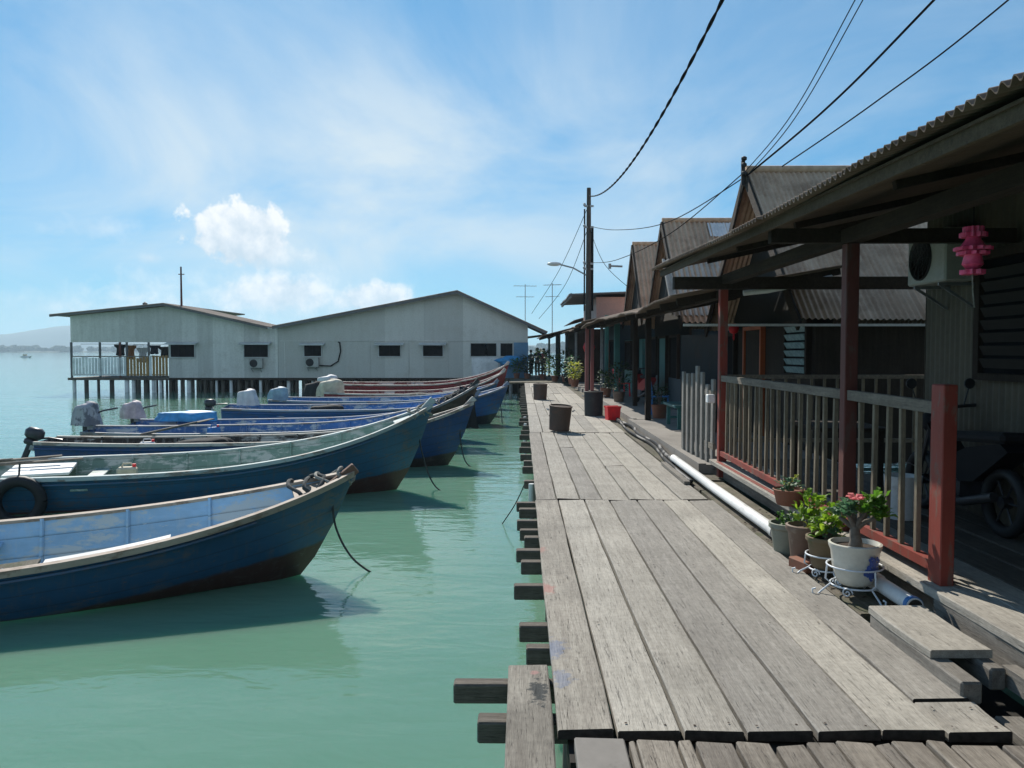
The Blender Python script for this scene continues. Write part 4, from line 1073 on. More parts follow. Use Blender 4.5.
# outboard motors and covers at the sterns
def drape(b, c, rx, ry, h, seed, top=.72, flare=1.02):
    """cloth thrown over a bulky thing: blunt top, folds running down, ragged hem."""
    c = Vector(c); n = 40; rows = 9; base = len(b.v)
    for i in range(rows + 1):
        t = i / rows
        for j in range(n):
            a = 2 * math.pi * j / n; d = Vector((math.cos(a), math.sin(a), 0))
            lump = 1 + .28 * mnoise.noise(Vector((d.x * 1.1 + seed, d.y * 1.1, t * 1.3))) + .10 * mnoise.noise(Vector((d.x * 3 + seed, d.y * 3, t * 3)))
            k = (0 if i == 0 else (math.sin(min(1, t * 2.1) * math.pi / 2) ** .8) * (top + (flare - top) * t ** .8))
            fold = 1 + (.10 * t) * math.sin(a * 7 + seed + 1.5 * mnoise.noise(d * 2 + Vector((seed, 0, 0))))
            z = h * (1 - t ** 2.4) + .06 * h * mnoise.noise(Vector((d.x * 2, d.y * 2, seed))) * (1 if i == rows else .4) + .10 * h * d.x * (1 - t)
            b.v.append(c + Vector((d.x * rx * k * lump * fold, d.y * ry * k * lump * fold, z)))
    for i in range(rows):
        for j in range(n):
            a = base + i * n + j; e = base + i * n + (j + 1) % n; b.face((a, a + n, e + n, e))
    b.face([base + rows * n + j for j in range(n)])
def outboard(label, loc, rz, cover=None, tilt=0, s=1.0):
    t = thing('outboard_motor', label, 'outboard motor', loc, rz, 'outboard motors on the boats'); t.rotation_euler.y = R(tilt)
    b = MB()
    if cover: drape(b, (-.05 * s, 0, -.02 * s), .30 * s, .26 * s, .50 * s, len(label))
    else:
        b.box((-.04 * s, 0, .29 * s), (.44 * s, .27 * s, .30 * s), Matrix.Rotation(R(-8), 4, 'Y'), ch=.08 * s); b.box((-.05 * s, 0, .06 * s), (.30 * s, .22 * s, .16 * s), ch=.03)
    b.build('cowl', M[cover or 'engine'], t, smooth=60)
    b = MB(); b.bb(-.12 * s, .02 * s, -.05 * s, .05 * s, -.7 * s, .15 * s, ch=.02); b.build('leg', M['engine'], t)
    b = MB(); b.tube([(.05 * s, 0, .18 * s), (.3 * s, .02, .30 * s), (.62 * s, .04, .36 * s)], .022, 7); b.build('tiller', M['engine'], t, smooth=50)
    b = MB(); b.bb(0, .12 * s, -.1 * s, .1 * s, -.12 * s, .1 * s); b.build('clamp', M['steel'], t)
    return t
def cover(label, c, r, mat, seed, name='tarpaulin', cat='tarpaulin', wob=.45):
    b = MB(c); drape(b, Vector(c) - Vector((0, 0, r[2] * .9)), r[0], r[1], r[2] * 1.9, seed); return tag(b.build(name, M[mat], smooth=70), label, cat, 'covers heaped on the boats')
def at(i, s, y_, z): return FB[i][1](s, y_, z)
outboard('bare dark outboard motor tilted up at the far left', at(2, -.03, 0, .58), R(9), None, 22, .78)
outboard('outboard motor under a grey and white cover on the brown boat', at(3, .0, 0, .70), R(11), 'tarp_grey', 0, 1.05)
outboard('outboard motor under a pinkish cover on the blue boat', at(4, .0, .1, .70), R(10), 'tarp_pink', 0, .88)
cover('bright blue tarpaulin heaped behind the pink covered motor', at(4, .14, .15, .72), (.8, .36, .13), 'tarp_blue', 4, wob=.7)
outboard('small dark motor on the bright blue boat with the sharp bow', at(5, -.05, -.1, .55), R(8), None, 10, .8)
cover('white plastic bag standing on the blue boat with the sharp bow', at(5, .07, .2, .92), (.34, .28, .26), 'tarp_white', 6, 'plastic_bag', 'bag')
cover('bluish tarpaulin bundle at the stern of the farthest blue boat', at(6, .03, 0, .8), (.38, .3, .27), 'tarp_bluegrey', 8)
cover('cream tarpaulin draped over the stern of the dark red boat', at(7, .02, 0, .86), (.58, .4, .36), 'tarp_cream', 9)
cover('white cloth bundle on the stern of the crimson boat', at(8, .0, 0, .95), (.5, .36, .33), 'tarp_white', 11)
cover('dark net heap behind the cream tarpaulin', at(7, -.07, .3, .78), (.5, .4, .34), 'cloth_black', 12, 'net_heap', 'net')

# ropes
def rope(label, pts, r=.016, mat='rope', cat='rope', grp='mooring ropes hanging from the bows', name='mooring_rope', n=14):
    P = [Vector(p) for p in pts]; q = []
    for i in range(len(P) - 1):
        p0 = P[max(0, i - 1)]; p1 = P[i]; p2 = P[i + 1]; p3 = P[min(len(P) - 1, i + 2)]
        for k in range(n):
            t = k / n
            q.append(.5 * ((2 * p1) + (p2 - p0) * t + (2 * p0 - 5 * p1 + 4 * p2 - p3) * t * t + (3 * p1 - p0 - 3 * p2 + p3) * t ** 3))
    q.append(P[-1]); b = MB(P[0]); b.tube(q, r, 6)
    return tag(b.build(name, M[mat], smooth=60), label, cat, grp)
def coil(i, label, s0=.93, turns=5, r=.12, mat='rope'):
    """rope wound round a bow, slightly untidy."""
    pts = []; f = FB[i]; G_ = f[2]; B_ = f[3]
    for k in range(turns * 10 + 1):
        a = 2 * math.pi * k / 10; s = s0 + .045 * k / (turns * 10) + .006 * math.sin(k * 1.7)
        hh = max(.10, B_(s) + .05); pts.append(at(i, s, math.cos(a) * hh, G_(s) - .05 + math.sin(a) * (.13 + .02 * math.sin(k)) ))
    return rope(label, pts, .022 if mat == 'rope' else .018, mat, 'rope', 'ropes wound round the bows', 'bow_rope', 2)
rope('dark rope hanging from the nearest blue bow into the water', [(-2.06, 8.66, .10), (-2.02, 8.62, -.30), (-1.86, 8.68, -.66), (-1.62, 8.80, -.90)], .012)
coil(0, 'dark rope wound round the bow of the nearest blue boat', .925, 3)
coil(0, 'pale frayed rope tied at the bow of the nearest blue boat', .955, 2, mat='rope_pale')
coil(1, 'pale rope knotted on the teal bow', .955, 3, mat='rope_pale')
p = at(1, .97, -.05, 1.3)
rope('long rope sagging from the teal bow into the water', [p, p + Vector((.12, -.02, -.7)), p + Vector((.36, -.1, -1.25)), p + Vector((.85, -.35, -1.40))], .014)
p = at(2, .965, -.05, 1.1)
rope('dark rope hanging from the navy bow into the water', [p, p + Vector((.02, -.05, -.6)), p + Vector((.16, -.15, -1.05)), p + Vector((.5, -.3, -1.16))], .014)
for k in range(3): coil(3, ['thick dark rope wound round the tallest wrapped bow', 'second dark rope looped lower on the wrapped bow', 'dark rope end looped at the tip of the wrapped bow'][k], .88 + k * .035, 4)
cover('black tarpaulin hanging over the wrapped bow of the brown boat', at(3, .95, -.05, .92), (.40, .20, .52), 'cloth_black', 21)
rope('rope trailing from the jetty joists into the water', [(.06, 10.6, -.15), (-.08, 10.9, -.5), (-.28, 11.3, -.88)], .008, grp='ropes tied to the jetty')
rope('thin rope hanging from the sharp blue bow', [at(5, .97, -.03, 1.1), at(5, .975, -.05, .5), at(5, .98, -.06, -.1)], .016)
# tyre fender on the second boat
def tyre(label, loc, rz, r=.30):
    t = thing('tyre_fender', label, 'tyre', loc, rz, 'tyre fenders')
    b = MB(); pts = [(r * math.cos(2 * math.pi * i / 24), 0, r * math.sin(2 * math.pi * i / 24)) for i in range(25)]; b.tube(pts, .085, 9, cap=False); b.build('tyre', M['black_rubber'], t, smooth=60)
    b = MB(); b.tube([(0, .02, r * .9), (0, .1, r + .25)], .014, 6); b.build('lanyard', M['rope'], t)
    return t
tyre('black tyre fender hanging on the side of the second boat', at(1, .338, -.97, .24), R(16))
# oars and boards lying in the second boat
t = thing('boat_cover_board', 'white painted board laid across the second boat at the left', 'board', at(1, .34, .1, .56), R(16)); b = MB(); b.box((0, 0, 0), (.9, 1.3, .04), Matrix.Rotation(R(8), 4, 'Z'), ch=.005); b.build('board', M['white_paint'], t)
def oar(label, a, c):
    t = thing('oar', label, 'oar', a, 0, 'oars lying in the boats'); d = Vector(c) - Vector(a)
    b = MB(); b.tube([(0, 0, 0), d * .75], .028, 7); b.build('shaft', M['rail_wood'], t, smooth=50)
    b = MB(); b.bar(d * .74, d, .13, .025); b.build('blade', M['rail_wood'], t)
oar('long wooden oar lying across the second boat at the left edge', at(1, .12, -.5, .66), at(1, .40, .25, .70))
oar('pale oar crossing the brown boat', at(2, .20, .3, .72), at(3, .30, .0, .78))
oar('tan wooden pole beside the white board in the second boat', at(1, .08, -.2, .64), at(1, .36, .55, .72))
b = MB(at(0, .37, 0, .25)); b.box(at(0, .37, -.0, .30), (1.5, .9, .03), Matrix.Rotation(R(20), 4, 'Z')); tag(b.build('floor_board', M['deck_under']), 'dark floor board lying in the nearest blue boat', 'board')

# ------------------------------------------------------------------ pails, box, pipes, hoses
def pail(label, loc, r0, r1, h, mat, tilt=0, rim=True):
    t = thing('pail', label, 'pail', loc, 0, 'dark pails on the jetty'); t.rotation_euler = (R(tilt), R(tilt), 0)
    b = MB(); b.lathe([(r0, 0), (r1, h), (r1 - .012, h), (r0 - .012, .03), (0, .03)], n=26, wob=.012); b.build('tub', M[mat], t, smooth=40)
    b = MB(); b.lathe([(r1 + .008, h - .02), (r1 + .012, h), (r1 - .014, h + .006), (r1 - .016, h - .02)], n=26, wob=.012); b.build('rim', M[mat], t, smooth=40)
    for k in (-1, 1):
        b = MB(); b.tube([(k * (r1 + .01), -.05, h * .8), (k * (r1 + .05), 0, h * .83), (k * (r1 + .01), .05, h * .8)], .012, 6); b.build('handle', M['steel'], t)
    return t
pail('rusty brown pail leaning slightly in the middle of the jetty', (.76, 15.9, .03), .20, .225, .49, 'barrel', 4)
pail('black pail standing on the right beside the red box', (1.80, 19.8, 0), .225, .235, .60, 'barrel_black', 0)
pail('farthest rusty pail at the water side of the jetty', (.63, 26.4, 0), .215, .235, .52, 'barrel', 1)
t = thing('red_box', 'bright red plastic crate beside the black pail', 'crate', (2.13, 18.6, 0), R(12)); t.scale = (.85, .85, 1.05)
b = MB(); b.poly_prism([(-.16, -.13, .0), (.16, -.13, 0), (.19, -.15, .30), (-.19, -.15, .30)], (0, .28, 0)); b.build('body', M['red_plastic'], t)
b = MB(); b.bb(-.20, .20, -.165, -.152, .27, .31); b.bb(-.20, .20, .132, .145, .27, .31); b.build('rim', M['red_plastic'], t)
b = MB((2.15, 9, .08)); b.tube([(2.16, 6.75, .07), (2.15, 9, .075), (2.16, 11.3, .085)], .052, 16); b.tube([(2.16, 6.72, .07), (2.16, 6.80, .07)], .060, 16); tag(b.build('drain_pipe', M['white_pipe'], smooth=50), 'long white drain pipe lying along the edge of the jetty', 'pipe', 'white pipes beside the railing')
b = MB((2.34, 4.71, .085)); b.tube([(2.34, 4.7135, .085), (2.34, 4.7145, .085)], .042, 16); BORE = b  # black disc standing in for the shade inside the open pipe
t = thing('short_pipe', 'short white pipe with a blue ring at its open end under the red post', 'pipe', (2.38, 4.72, .08), 0, 'white pipes beside the railing')
O = (2.38, 4.72, .08); b = MB(O); b.tube([(2.34, 4.715, .085), (2.33, 6.4, .085)], .05, 16); b.tube([(2.337, 5.2, .085), (2.336, 5.27, .085)], .058, 16); b.build('tube', M['white_pipe'], t, smooth=50)
b = MB(O); b.tube([(2.34, 4.722, .085), (2.34, 4.758, .085)], .055, 16); b.build('end_ring', M['blue_plastic'], t, smooth=50); BORE.o = Vector(O); BORE.build('bore_shade', M['shade_ends'], t)
rope('black hose snaking along the edge of the porch floor', [(2.15, 11.2, .04), (2.22, 12.4, .03), (2.3, 13.6, .03), (2.22, 15.0, .03), (2.32, 16.6, .03), (2.2, 18.0, .03), (2.35, 19.6, .03), (2.3, 21.5, .03)], .04, 'black_rubber', 'hose', 'hoses on the jetty', 'hose')
rope('second thinner hose beside the first at the porch edge', [(2.05, 9.6, .03), (2.08, 11.4, .03), (2.2, 13.4, .03), (2.12, 15.8, .03), (2.25, 18.4, .03)], .026, 'black_rubber', 'hose', 'hoses on the jetty', 'hose')
b = MB((2.0, 10, .02)); b.bar((1.98, 9.5, .03), (2.0, 11.2, .03), .07, .035); tag(b.build('batten', M['deck_edge']), 'pale batten lying beside the white drain pipe', 'batten')

# ------------------------------------------------------------------ potted plants
def leaf(b, p, d, ln, wd, mat=0, up=None):
    d = d.normalized(); s = d.cross(Vector((0, 0, 1)))
    if s.length < .01: s = Vector((1, 0, 0))
    s.normalize(); n = s.cross(d); base = len(b.v)
    for q in (p, p + d * ln * .35 + s * wd * .42 - n * wd * .1, p + d * ln * .75 + s * wd * .5 + n * .1 * wd, p + d * ln - n * ln * .14, p + d * ln * .75 - s * wd * .5 + n * .1 * wd, p + d * ln * .35 - s * wd * .42 - n * wd * .1, p + d * ln * .55 + n * wd * .18): b.v.append(q)
    for a, c in ((0, 1), (1, 2), (2, 3), (3, 4), (4, 5), (5, 0)): b.face((base + a, base + c, base + 6), mat)
def tuft(b, c, n, ln, wd, spread, upb=.5, mat=0):
    for i in range(n):
        a = rnd.uniform(0, 6.28); e = rnd.uniform(-.25, 1.1) * upb + .15
        d = Vector((math.cos(a) * math.cos(e), math.sin(a) * math.cos(e), math.sin(e)))
        leaf(b, Vector(c) + Vector((rnd.uniform(-1, 1), rnd.uniform(-1, 1), rnd.uniform(-.6, .8))) * spread, d, ln * rnd.uniform(.6, 1.2), wd * rnd.uniform(.7, 1.2), mat)
def pot_parts(t, prof, mat, soil_r, soil_z):
    b = MB(); b.lathe(prof, n=32); p = b.build('pot', M[mat], t, smooth=35)
    b = MB(); b.lathe([(0, soil_z), (soil_r, soil_z), (soil_r * .98, soil_z - .02)], n=24); b.build('soil', M['soil'], t)
    return p
# white glazed pot with the desert rose
PX, PY, PZ = 2.19, 5.22, .075
A = thing('potted_plant', 'desert rose with one pink flower in a white pot with blue flowers', 'potted plant', (PX, PY, PZ), 0, 'potted plants by the railing'); A.scale = (.9, .9, .9)
pt = pot_parts(A, [(.10, 0), (.125, .02), (.155, .12), (.168, .24), (.182, .275), (.185, .30), (.168, .305), (.158, .285), (.15, .25)], 'white_paint', .155, .27)
pt.data.materials[0] = mat_paint('cream_glaze', (.66, .64, .56), worn=(.50, .47, .38), amt=.3, scale=4, rough=.25, bmp=.03)
b = MB()   # blue spray painted on the glaze, thin raised petals
def onpot(a, z):
    r = .102 + (z / .30) * .075 + .028 * math.sin(z / .30 * math.pi) + .0025
    return Vector((r * math.cos(a), r * math.sin(a), z))
for (a0, z0, s) in ((-1.25, .16, .032), (-1.05, .20, .028), (-1.4, .12, .026), (-1.15, .10, .028), (-.95, .13, .024), (-1.3, .215, .02), (-1.0, .07, .02)):
    for k in range(5):
        th = k * 1.256 + z0 * 20; c = onpot(a0 + math.cos(th) * s * 4.5, z0 + math.sin(th) * s * .75); n_ = Vector((c.x, c.y, 0)).normalized(); tx = Vector((-n_.y, n_.x, 0))
        base = len(b.v); 
        for q in range(7): b.v.append(c + tx * math.cos(q * .897) * s * .62 + Vector((0, 0, 1)) * math.sin(q * .897) * s * .62 + n_ * .001)
        b.face([base + q for q in range(7)])
b.build('blue_motif', M['blue_plastic'] if False else mat_simple('cobalt_glaze', (.06, .11, .36), .3), pt)
def branch(b, p0, p1, r0, r1): b.tube([p0, (Vector(p0) + Vector(p1)) / 2 + Vector((rnd.uniform(-.02, .02), rnd.uniform(-.02, .02), .01)), p1], [r0, (r0 + r1) / 2, r1], 8)
b = MB(); b.tube([(.0, 0, .25), (.005, 0, .32), (-.005, 0, .38), (.0, 0, .42)], [.055, .042, .036, .03], 10)
ends = [(-.07, -.02, .52), (-.02, .03, .56), (.06, -.03, .53), (.11, .02, .56), (.15, -.05, .50), (-.10, .05, .48)]
for e in ends: branch(b, (0, 0, .40), e, .024, .012)
b.build('stem', M['bark'], A, smooth=60)
b = MB()
for e in ends[2:5]: tuft(b, Vector(e) + Vector((0, 0, .02)), 34, .085, .042, .045, .9)
tuft(b, (.15, 0, .60), 34, .085, .04, .05, .9); tuft(b, (.16, -.02, .50), 24, .075, .04, .05, .6)
b.build('foliage', M['leaf_fresh'], A)
b = MB()
for e in (ends[0], ends[1], ends[5]): tuft(b, Vector(e) + Vector((0, 0, .02)), 26, .075, .04, .04, .9)
b.build('pale_foliage', M['leaf_blue'], A)
b = MB()
for k in range(7):
    a = k * .9; leaf(b, Vector((-.04, -.08, .63)), Vector((math.cos(a), math.sin(a) - .5, .45)), .075, .06)
b.build('flower', M['petal'], A)
# wire stands
def stand(label, loc, rz, h, r, s=1.):
    t = thing('wire_stand', label, 'plant stand', loc, rz, 'white wire plant stands')
    for k in range(3):
        a = k * 2.094 + .4; ca, sa = math.cos(a), math.sin(a)
        b = MB(); pts = [(ca * (r + .01), sa * (r + .01), h), (ca * (r + .02), sa * (r + .02), h * .55), (ca * (r - .015), sa * (r - .015), h * .4), (ca * (r + .045), sa * (r + .045), .03), (ca * (r + .07), sa * (r + .07), .004), (ca * (r + .10), sa * (r + .10), .012), (ca * (r + .10), sa * (r + .10), .04), (ca * (r + .08), sa * (r + .08), .045)]
        b.tube(pts, .0065, 7); b.build('leg', M['wire_white'], t, smooth=60)
        b = MB(); am = a + 1.047; cm, sm = math.cos(am), math.sin(am); sp = [(cm * r * .95 + -sm * .035 * (1 - q / 20) * math.cos(q * .55), sm * r * .95 + cm * .035 * (1 - q / 20) * math.cos(q * .55), h * .28 + .035 * (1 - q / 20) * math.sin(q * .55)) for q in range(18)]
        b.tube(sp, .005, 6); b.build('scroll', M['wire_white'], t, smooth=60)
    for (zz, rr) in ((h, r + .012), (h * .4, r - .012)):
        b = MB(); b.tube([(rr * math.cos(i * .2618), rr * math.sin(i * .2618), zz) for i in range(25)], .006, 7, cap=False); b.build('ring', M['wire_white'], t, smooth=60)
    return t
stand('white wire stand holding the white pot with blue flowers', (PX, PY, -.012), 0.5, .21, .162)
stand('white wire stand holding the mossy clay pot', (2.17, 5.66, -.012), 0.2, .17, .125)
B_ = thing('potted_plant', 'bushy bright green plant in a mossy clay pot on a wire stand', 'potted plant', (2.17, 5.66, .06), 0, 'potted plants by the railing')
pot_parts(B_, [(.085, 0), (.10, .02), (.125, .18), (.14, .20), (.14, .225), (.125, .228), (.118, .20)], 'moss_pot', .118, .20)
b = MB(); tuft(b, (0, 0, .28), 60, .085, .045, .09, .9); tuft(b, (.02, -.02, .36), 40, .07, .035, .08, .9); b.build('foliage', M['leaf_bright'], B_)
b = MB()
for k in range(6): branch(b, (0, 0, .19), (rnd.uniform(-.08, .08), rnd.uniform(-.08, .08), .34), .006, .004)
b.build('stem', M['bark'], B_)
b = MB(); tuft(b, (.02, -.06, .25), 24, .05, .03, .05, .8); b.build('lower_foliage', M['leaf_blue'], B_)
C_ = thing('potted_plant', 'tall plain brown pot with yellow green leaves', 'potted plant', (2.14, 6.02, -.012), 0, 'potted plants by the railing')
pot_parts(C_, [(.085, 0), (.092, .02), (.115, .24), (.135, .27), (.135, .30), (.118, .305), (.108, .27)], 'brown_glaze', .108, .265)
b = MB(); tuft(b, (.05, .02, .36), 42, .09, .045, .08, 1.0); tuft(b, (.10, .05, .46), 36, .085, .04, .07, 1.0); b.build('foliage', M['leaf_bright'], C_)
b = MB(); tuft(b, (.02, -.08, .30), 10, .06, .03, .03, .6); b.build('yellow_leaves', M['leaf_yellow'], C_)
b = MB()
for k in range(5): branch(b, (0, 0, .25), (rnd.uniform(-.02, .12), rnd.uniform(-.04, .08), .42), .006, .004)
b.build('stem', M['bark'], C_)
D_ = thing('potted_plant', 'low grey green pot with short drooping leaves, left of the tall brown pot', 'potted plant', (2.13, 6.38, -.012), 0, 'potted plants by the railing')
pot_parts(D_, [(.09, 0), (.10, .02), (.125, .19), (.142, .205), (.142, .24), (.125, .243), (.118, .21)], 'green_pot', .118, .21)
b = MB(); tuft(b, (0, 0, .25), 46, .06, .03, .07, .7); b.build('foliage', M['leaf_mid'], D_)
E_ = thing('potted_plant', 'small plant in a red brown bowl resting on the red sill rail', 'potted plant', (2.42, 7.2, .215), 0, 'potted plants by the railing')
pot_parts(E_, [(.10, 0), (.11, .01), (.135, .12), (.145, .14), (.135, .145), (.125, .12)], 'terracotta', .125, .115)
b = MB(); tuft(b, (0, 0, .16), 46, .07, .035, .08, .6); b.build('foliage', M['leaf_blue'], E_)
b = MB(); tuft(b, (.03, 0, .19), 12, .06, .03, .06, .8); b.build('pale_leaves', M['leaf_yellow'], E_)
b = MB()
for k in range(6): branch(b, (0, 0, .11), (rnd.uniform(-.06, .06), rnd.uniform(-.06, .06), .2), .005, .003)
b.build('stem', M['bark'], E_)
# brick lumps and dry leaves beside the pots
b = MB((2.1, 6.0, 0)); b.box((2.07, 5.85, .03), (.10, .20, .085), Matrix.Rotation(.3, 4, 'Z'), ch=.008); tag(b.build('brick', M['terracotta']), 'broken red brick lying beside the brown pot', 'brick')
b = MB()
for i in range(90):
    p = Vector((2.08 + rnd.random() * .42, 4.95 + rnd.random() * 3.2, .0 - .012)); leaf(b, p + Vector((0, 0, .006)), Vector((rnd.uniform(-1, 1), rnd.uniform(-1, 1), .05)), .045, .022)
tag(b.build('fallen_leaves', M['soil']), 'dry fallen leaves scattered round the pots', 'leaves', kind='stuff')

# ------------------------------------------------------------------ utility pole, wires, antennas
PX_, PY_ = 2.6, 31.0
t = thing('utility_pole', 'dark wooden utility pole rising above the porch roofs', 'pole', (PX_, PY_, -.05), 0)
b = MB(); b.tube([(0, 0, 0), (0, 0, 7.9)], [.14, .08], 10); b.build('shaft', M['pole_wood'], t, smooth=50)
b = MB(); b.tube([(-.16, 0, 3.2), (-.16, 0, 7.1)], .03, 7); b.build('conduit', M['cable'], t); b = MB(); b.tube([(.14, 0, 3.2), (.14, 0, 6.4)], .05, 7); b.build('cable_pipe', M['cable'], t)
for z in (7.2, 6.4, 5.0, 4.8):
    b = MB(); b.bar((-.18, -.05, z), (.18, -.05, z), .05, .07); b.lathe([(.03, 0), (.05, .03), (.05, .09), (.02, .12)], (-.17, -.05, z), 8); b.build('bracket', M['steel'], t)
b = MB(); b.tube([(-.05, 0, 4.55), (-.6, 0, 4.85), (-1.1, 0, 4.98)], .03, 7); b.build('lamp_arm', M['steel'], t, smooth=50)
b = MB(); b.blob((-1.32, 0, 5.0), (.28, .12, .08), 12, wob=.05); b.build('lamp_head', M['lamp_glass'], t, smooth=60)
def wire(label, pts, r, mat='cable'): return rope(label, pts, r, mat, 'wire', 'overhead wires', 'overhead_wire', 10)
def twist(label, a, c, sag, r):
    a = Vector(a); c = Vector(c); o = bpy.data.objects.new('overhead_cable', None)
    n = 220; b = MB(a)
    for k in range(2):
        pts = []
        for i in range(n + 1):
            t = i / n; p = a.lerp(c, t) - Vector((0, 0, sag * 4 * t * (1 - t))); th = i * .62 + k * math.pi
            pts.append(p + Vector((math.cos(th), 0, math.sin(th))) * r * .8)
        b.tube(pts, r, 5)
    bpy.data.objects.remove(o)
    return tag(b.build('overhead_cable', M['cable'], smooth=60), label, 'cable', 'overhead wires')
twist('thick twisted overhead cable sweeping up from the pole top', (PX_, PY_, 7.55), (2.60, 4.0, 6.9), 1.25, .016)
BR = (3.97, 14.32, 4.78)
wire('pair of thin wires rising from the near gable, left strand', [BR, (4.0, 12, 5.1), (4.12, 9.9, 6.0), (4.4, 6, 7.9)], .008)
wire('pair of thin wires rising from the near gable, right strand', [(BR[0] + .05, BR[1], BR[2] - .05), (4.05, 12, 5.05), (4.20, 9.9, 5.97), (4.5, 6, 7.9)], .008)
wire('thick black wire leaving the near gable towards the upper right', [(BR[0], BR[1], BR[2] - .1), (4.4, 11.6, 5.1), (4.97, 9.6, 5.85), (6.2, 5.2, 7.6)], .016)
wire('lone thin wire crossing the sky at the upper right', [(4.6, 14.3, 4.85), (5.2, 12, 5.25), (5.87, 9.7, 5.84), (7.4, 4.6, 7.6)], .011)
wire('slack wire from the near gable to the pole crosspiece', [BR, (3.3, 18, 4.2), (2.8, 24, 4.3), (PX_, PY_, 5.0)], .010)
wire('second slack wire from the near gable to the pole', [(BR[0], BR[1], BR[2] - .1), (3.3, 18.2, 4.5), (2.8, 24, 5.2), (PX_, PY_, 6.4)], .010)
wire('wire dropping from the pole top towards the rusty gable', [(PX_, PY_, 6.4), (3.1, 30.2, 4.9), (3.9, 29.2, 3.9)], .010)
wire('wire running from the pole to the far houses', [(PX_, PY_, 7.2), (1.7, 36, 5.2), (.6, 45, 3.7)], .012)
wire('second wire dropping from the pole to the far roofs', [(PX_, PY_, 6.4), (2.0, 36, 4.6), (1.0, 45, 3.4)], .012)
t = thing('insulator_bracket', 'black insulator bracket at the tip of the near gable', 'bracket', BR)
b = MB(); b.bar((-.05, 0, -.25), (-.05, 0, .18), .05, .06); b.build('arm', M['grille'], t); b = MB()
for z in (-.1, .05, .16): b.lathe([(.02, 0), (.05, .02), (.05, .06), (.02, .08)], (-.05, -.06, z), 8)
b.build('insulator', M['black_rubber'], t)
t = thing('gable_bracket', 'short metal bracket sticking out of the rusty gable', 'bracket', (3.6, 28.6, 4.6)); b = MB(); b.tube([(0, 0, 0), (-.45, 0, .02)], .035, 7); b.tube([(-.45, 0, -.08), (-.45, 0, .1)], .05, 7); b.build('arm', M['steel'], t)
def antenna(label, loc, h, rz, s=1.):
    t = thing('tv_antenna', label, 'antenna', loc, rz, 'television antennas'); b = MB(); b.tube([(0, 0, 0), (0, 0, h)], .022, 6); b.build('mast', M['steel'], t)
    b = MB(); b.tube([(-.7 * s, 0, h - .1), (.7 * s, 0, h - .1)], .014, 5)
    for i in range(7):
        x = -.65 * s + i * .21 * s; b.tube([(x, -.3 * s, h - .1), (x, .3 * s, h - .1)], .009, 4)
    b.tube([(-.55 * s, 0, h - .75), (.55 * s, 0, h - .75)], .014, 5)
    for i in range(5):
        x = -.5 * s + i * .25 * s; b.tube([(x, -.25 * s, h - .75), (x, .25 * s, h - .75)], .009, 4)
    b.build('elements', M['steel'], t)
antenna('television antenna on the right slope of the wide grey stilt house', (.25, YB + 1.2, 3.2), 2.4, R(8), 1.)
antenna('thin television antenna above the far porch roofs', (1.75, 45, 2.6), 2.8, R(-20), .75)

# ------------------------------------------------------------------ clutter under the porches
for (lab, loc, s) in (('red lantern hanging under the farther porch eave by the pink posts', (2.75, 32.4, 1.75), 1.5), ('red lantern hanging by the door beyond the far red post', (3.6, 13.6, 1.98), .55)): lantern(lab, loc, s)
def motorbike(label, loc, rz, body='scooter_dark', ok=True):
    t = thing('motorbike', label, 'motorbike', loc, rz, 'parked motorbikes')
    for x in (-.62, .62):
        b = MB(); b.tube([(x + .24 * math.cos(i * .2618), 0, .29 + .24 * math.sin(i * .2618)) for i in range(25)], .05, 8, cap=False); wv = b.build('wheel', M['black_rubber'], t, smooth=60)
        b = MB(); b.lathe([(.05, -.04), (.05, .04)], (x, 0, .29), 10, 0, Matrix.Rotation(R(90), 4, 'X'))
        for k in range(6): a = k * 1.047; b.tube([(x, 0, .29), (x + .2 * math.cos(a), 0, .29 + .2 * math.sin(a))], .009, 5)
        b.build('spokes', M['chrome'], wv)
    b = MB(); b.tube([(.62, .06, .29), (.42, .05, .82), (.36, .04, .98)], .022, 7); b.tube([(.62, -.06, .29), (.42, -.05, .82), (.36, -.04, .98)], .022, 7); b.build('fork', M['chrome'], t, smooth=50)
    b = MB(); b.tube([(.34, -.33, 1.02), (.37, -.1, 1.0), (.37, .1, 1.0), (.34, .33, 1.02)], .016, 7); b.build('handlebar', M['chrome'], t, smooth=50)
    b = MB(); b.blob((.47, 0, .86), (.11, .10, .12), 10, wob=.05); b.build('headlight', M['scooter_dark'], t, smooth=60)
    b = MB(); b.poly_prism([(.38, -.11, .85), (.30, -.11, .45), (.05, -.11, .36), (-.35, -.11, .42), (-.80, -.11, .72), (-.70, -.11, .78), (-.25, -.11, .70), (.05, -.11, .58)], (0, .22, 0)); b.build('body', M[body], t)
    b = MB(); b.box((-.38, 0, .80), (.72, .24, .09), Matrix.Rotation(R(4), 4, 'Y'), ch=.03); b.build('seat', M['cloth_black'], t)
    b = MB(); b.bb(-.15, .2, -.13, .13, .2, .42, ch=.03); b.build('engine', M['engine'], t)
    b = MB(); b.tube([(.1, .16, .25), (-.3, .18, .24), (-.75, .18, .36)], .04, 8); b.build('exhaust', M['chrome'], t, smooth=50)
    for k in (-1, 1):
        b = MB(); b.tube([(.34, k * .22, 1.02), (.36, k * .28, 1.2)], .007, 5); b.lathe([(.0, -.01), (.05, -.01), (.05, .01), (0, .01)], (.36, k * .28, 1.22), 10, 0, Matrix.Rotation(R(90), 4, 'Y')); b.build('mirror', M['grille'], t)
    return t
mb = motorbike('dark motorbike parked in the shade of the nearest porch at the right edge', (3.60, 6.55, .2), R(92)); mb.scale = (.92, .9, .92)
